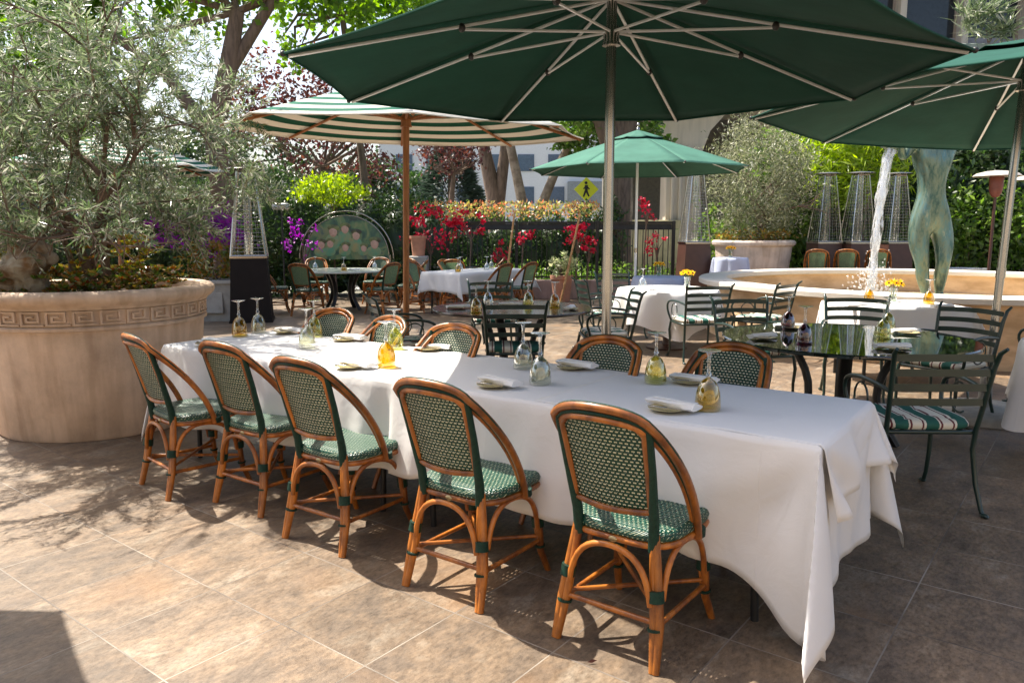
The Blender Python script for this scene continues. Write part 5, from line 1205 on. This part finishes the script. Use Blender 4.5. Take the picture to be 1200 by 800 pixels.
# plant sprays over the right canopy (upper terrace planter)
# ------------------------------------------------------------------ buildings
conc = mat('pale_concrete', (.62,.53,.42), .85, var=.15, scale=2, bump=.3, bscale=12, stretch=(3,3,.4))
root = empty('colonnade_building', (0,27,0), 0, 'beige concrete building with fluted columns and dark recesses at the right', 'building')
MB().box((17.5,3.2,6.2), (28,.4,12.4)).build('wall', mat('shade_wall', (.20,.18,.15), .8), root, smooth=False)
f = MB(); f.box((17.4,0,6.05), (28.6,5.2,1.0), ch=.05); f.box((17.4,-2.62,5.9), (28.4,.08,.35)); f.build('floor_slab', conc, root, smooth=False)
for k in range(8):
    x0 = 5.5+k*3.7; f = MB()
    w0 = .55
    prof_ = [(-w0,0),(w0,0),(w0,3.9),(w0+.25,4.6),(w0+.7,5.1),(w0+1.15,5.55),(-w0-1.15,5.55),(-w0-.7,5.1),(-w0-.25,4.6),(-w0,3.9)]
    m2_ = len(prof_); f.add([(x0+a,-1.9,b2) for a, b2 in prof_]+[(x0+a,-.9,b2) for a, b2 in prof_], [tuple(range(m2_)), tuple(range(2*m2_-1,m2_-1,-1))]+[(i,i+m2_,(i+1)%m2_+m2_,(i+1)%m2_) for i in range(m2_)])
    for s_ in (-.36,-.12,.12,.36): f.box((x0+s_,-1.94,2.2), (.09,.08,3.9), ch=.02)
    f.build('column', conc, root, smooth=False)
for k in range(13):
    x0 = 4.6+k*2.1; fr_ = MB(); fr_.box((x0,-.02,8.3), (.22,.4,3.4), ch=.02); fr_.build('mullion', conc, root, smooth=False)
    w_ = MB().box((x0+1.05,.30,8.7), (1.8,.06,1.6)).build('window', mat('dark_window', (.03,.035,.04), .08), root, smooth=False)
    MB().box((x0+1.05,.22,7.3), (1.86,.12,1.2), ch=.01).build('spandrel', mat('grey_panel', (.28,.27,.28), .7), root, smooth=False)
f = MB(); f.box((17.4,0,10.6), (28.6,1.6,1.2), ch=.04); f.build('cornice', conc, root, smooth=False)
f = MB(); f.box((17.4,-2.3,6.85), (28.4,.15,.6), ch=.02); f.build('parapet', mat('green_marble', (.30,.35,.32), .5, c2=(.16,.2,.18), scale=1.5), root, smooth=False)
q = AT(1160,15,24.6); bush('balcony_plant', 'spiky pale green plant on the balcony above the right parasol', 'plant', (q.x,24.55,7.2), (.9,.3,.55), 420, .55,.06, LM['olive'], clumps=14, up=.5)
# white building across the street
root = empty('white_building', (0,62,0), 0, 'white building with blue grey windows far across the street', 'building')
MB().box((1.5,3,4.6), (24,6,9.2), ch=.05).build('wall', mat('white_render', (.74,.74,.74), .8, var=.06), root, smooth=False)
for k in range(9):
    for z_ in (1.7,4.2,6.7):
        fw = MB().box((-8.5+k*2.4,-.02,z_), (1.3,.08,1.3)).build('window', mat('blue_pane', (.10,.14,.2), .15), root, smooth=False)
MB().box((6.0,-.3,4.3), (3.2,.5,1.9), ch=.02).build('balcony', mat('grey_balcony', (.25,.27,.28), .7), root, smooth=False)
root = empty('low_building', (-30,58,0), 0, 'long pale building far behind the left trees', 'building')
MB().box((0,3,3), (26,6,6), ch=.05).build('wall', mat('cream_render', (.55,.52,.46), .8), root, smooth=False)
for k in range(8): MB().box((-10.5+k*3,-.02,3.4), (1.4,.08,1.5)).build('window', mat('pane2', (.08,.1,.12), .15), root, smooth=False)
# low yellow wall behind the sign
o = MB().box((0,0,.9), (3.2,.25,1.8), ch=.02).build('garden_wall', plaster('yellow_plaster', (.55,.48,.28)), smooth=False); o.location = (AT(738,250,24).x+.2,25.0,0); tag(o, 'low yellowish garden wall behind the steel pole', 'wall')

# pedestrian crossing sign
SYY = 22.4; q = AT(687,222,SYY)
root = empty('crossing_sign', (q.x,SYY,0), 0, 'yellow diamond pedestrian crossing sign behind the fence', 'road sign')
m_ = MB(); m_.tube([(0,.04,0),(0,.04,q.z+.2)], .035, 8); m_.build('post', M['galv'], root)
yl = mat('sign_yellow', (.80,.82,.02), .35, var=.03); s_ = .35
MB().add([(0,-.01,q.z-s_),(s_,-.01,q.z),(0,-.01,q.z+s_),(-s_,-.01,q.z),(0,.01,q.z-s_),(s_,.01,q.z),(0,.01,q.z+s_),(-s_,.01,q.z)], [(0,1,2,3),(7,6,5,4),(0,4,5,1),(1,5,6,2),(2,6,7,3),(3,7,4,0)]).build('panel', yl, root, smooth=False)
m_ = MB(); z_ = q.z; bk = mat('sign_black', (.01,.01,.01), .5)
m_.ball((-.01,-.02,z_+.185), .042, 10, 8, q=(1,.2,1))
def bar(p, q_, r0, r1): m_.tube([(p[0],-.02,z_+p[1]),(q_[0],-.02,z_+q_[1])], [r0,r1], 8, flat=.25, up=(1,0,0))
bar((0,.12),(0,-.04),.045,.038); bar((.0,-.03),(.08,-.2),.032,.022); bar((-.01,-.03),(-.08,-.21),.032,.022); bar((0,.1),(.09,.0),.022,.016); bar((0,.1),(-.08,.01),.022,.016)
m_.build('walking_symbol', bk, root)

# vehicles beyond the hedge
def car(name, lb, x, y, rz, L, W, Hc, paint, van=False, stripe=False):
    root = empty(name, (x,y,0), rz, lb, 'van' if van else 'car')
    if van: pr = [(-L/2,.35),(-L/2,Hc*.6),(-L/2+.12,Hc*.95),(-L/2+.3,Hc),(L/2-1.5,Hc),(L/2-.9,Hc*.62),(L/2-.15,Hc*.5),(L/2,.6),(L/2,.35)]
    else: pr = [(-L/2,.35),(-L/2,.75),(-L/2+.3,.92),(-L/2+1.0,1.0),(-L/2+1.6,Hc),(L/2-1.9,Hc),(L/2-1.1,.98),(L/2-.2,.85),(L/2,.65),(L/2,.35)]
    k = len(pr); mb = MB(); ins = .10
    rows = [[(a,-W/2+(ins if b2 > 1.0 else 0),b2) for a, b2 in pr],[(a,W/2-(ins if b2 > 1.0 else 0),b2) for a, b2 in pr]]
    mb.add(rows[0]+rows[1], [tuple(range(k)), tuple(range(2*k-1,k-1,-1))]+[(i,i+k,(i+1)%k+k,(i+1)%k) for i in range(k)]); bo = mb.build('body', paint, root, smooth=False)
    bv = bo.modifiers.new('b', 'BEVEL'); bv.width = .06; bv.segments = 3; bv.limit_method = 'ANGLE'
    gl_ = mat('car_glass', (.03,.04,.045), .06)
    for s_ in (-1,1):
        g = MB(); zt = Hc-.1; zb_ = 1.02 if not van else 1.15
        spans = [(-L/2+1.65,-.1),(0,L/2-2.0)] if not van else [(-L/2+.4,-.6),(-.4,L/2-1.75)]
        for a, b2 in spans: g.add([(a-.2,s_*(W/2-.0),zb_),(b2+.25,s_*(W/2-.0),zb_),(b2,s_*(W/2-ins+.01),zt),(a,s_*(W/2-ins+.01),zt),(a-.2,s_*(W/2-.03),zb_),(b2+.25,s_*(W/2-.03),zb_),(b2,s_*(W/2-ins-.02),zt),(a,s_*(W/2-ins-.02),zt)], [(0,1,2,3),(7,6,5,4),(0,4,5,1),(1,5,6,2),(2,6,7,3),(3,7,4,0)])
        g.build('side_window', gl_, root, smooth=False)
        for xx in (-L/2+.85,L/2-.85):
            w_ = MB(); w_.tube([(xx,s_*(W/2-.2),.33),(xx,s_*(W/2+.01),.33)], .33, 24); wo = w_.build('wheel', M['plastic'], root); r2 = MB(); r2.tube([(xx,s_*(W/2+.0),.33),(xx,s_*(W/2+.025),.33)], .2, 18); r2.build('rim', M['galv'], wo)
    if stripe:
        f = MB(); 
        for s_ in (-1,1): f.box((-.3,s_*(W/2-ins+.015),Hc-.04), (L-2.0,.03,.12))
        f.build('stripe', mat('red_orange_stripe', (.6,.10,.02), .4), root, smooth=False)
    return root
car('parked_van', 'white van with an orange red roof stripe parked behind the left planter', AT(40,285,20).x,20.6,0,5.0,1.9,2.3, mat('van_white', (.66,.68,.70), .25, var=.05, coat=.5), True, True)
car('parked_car', 'white car whose roof shows above the hedge right of the wooden pole', AT(520,245,27).x,28,0,4.5,1.8,1.75, mat('car_white', (.75,.76,.78), .2, var=.03, coat=.6))
car('parked_car', 'silver car parked across the street at the left', AT(150,260,30).x,30,0,4.5,1.8,1.5, mat('car_silver', (.40,.42,.44), .25, var=.03, coat=.6))
# fallen leaf
leaf_mesh('dropped', [(0,0,0)], [(1,.2,.1)], .05,.02, LM['plum']); o = bpy.data.objects['dropped']; o.name = 'fallen_leaf'; q = G(688,778); o.location = (q.x,q.y,.008); tag(o, 'small dry brown leaf lying on the tiles before the frontmost chair', 'leaf')

# ------------------------------------------------------------------ light
S = Vector((-.50,.352,1)).normalized()
su = bpy.data.lights.new('sun', 'SUN'); su.energy = 4.8; su.angle = R(.5); su.color = (1,.94,.84); so_ = bpy.data.objects.new('sun', su); col.objects.link(so_)
so_.rotation_euler = S.to_track_quat('Z','Y').to_euler(); so_.location = (0,0,20)
w = bpy.data.worlds.new('World'); sc.world = w; w.use_nodes = True; nt = w.node_tree; bg = nt.nodes['Background']
sky = nt.nodes.new('ShaderNodeTexSky'); sky.sky_type = 'NISHITA'; sky.sun_disc = False; sky.sun_elevation = math.asin(S.z); sky.sun_rotation = math.atan2(S.x, S.y)
sky.air_density = 1.0; sky.dust_density = 4.0; sky.ozone_density = 1.0
nt.links.new(sky.outputs[0], bg.inputs[0]); bg.inputs[1].default_value = .12
sc.view_settings.view_transform = 'Standard'; sc.view_settings.look = 'None'; sc.view_settings.gamma = 1; sc.view_settings.use_curve_mapping = False
sc.view_settings.exposure = 1.24
sc.view_settings.use_white_balance = True; sc.view_settings.white_balance_temperature = 6600; sc.view_settings.white_balance_tint = 10
sc.cycles.max_bounces = 8; sc.cycles.transparent_max_bounces = 24; sc.cycles.diffuse_bounces = 4; sc.cycles.caustics_reflective = False; sc.cycles.caustics_refractive = False
sc.cycles.use_denoising = True; sc.cycles.sample_clamp_indirect = 6
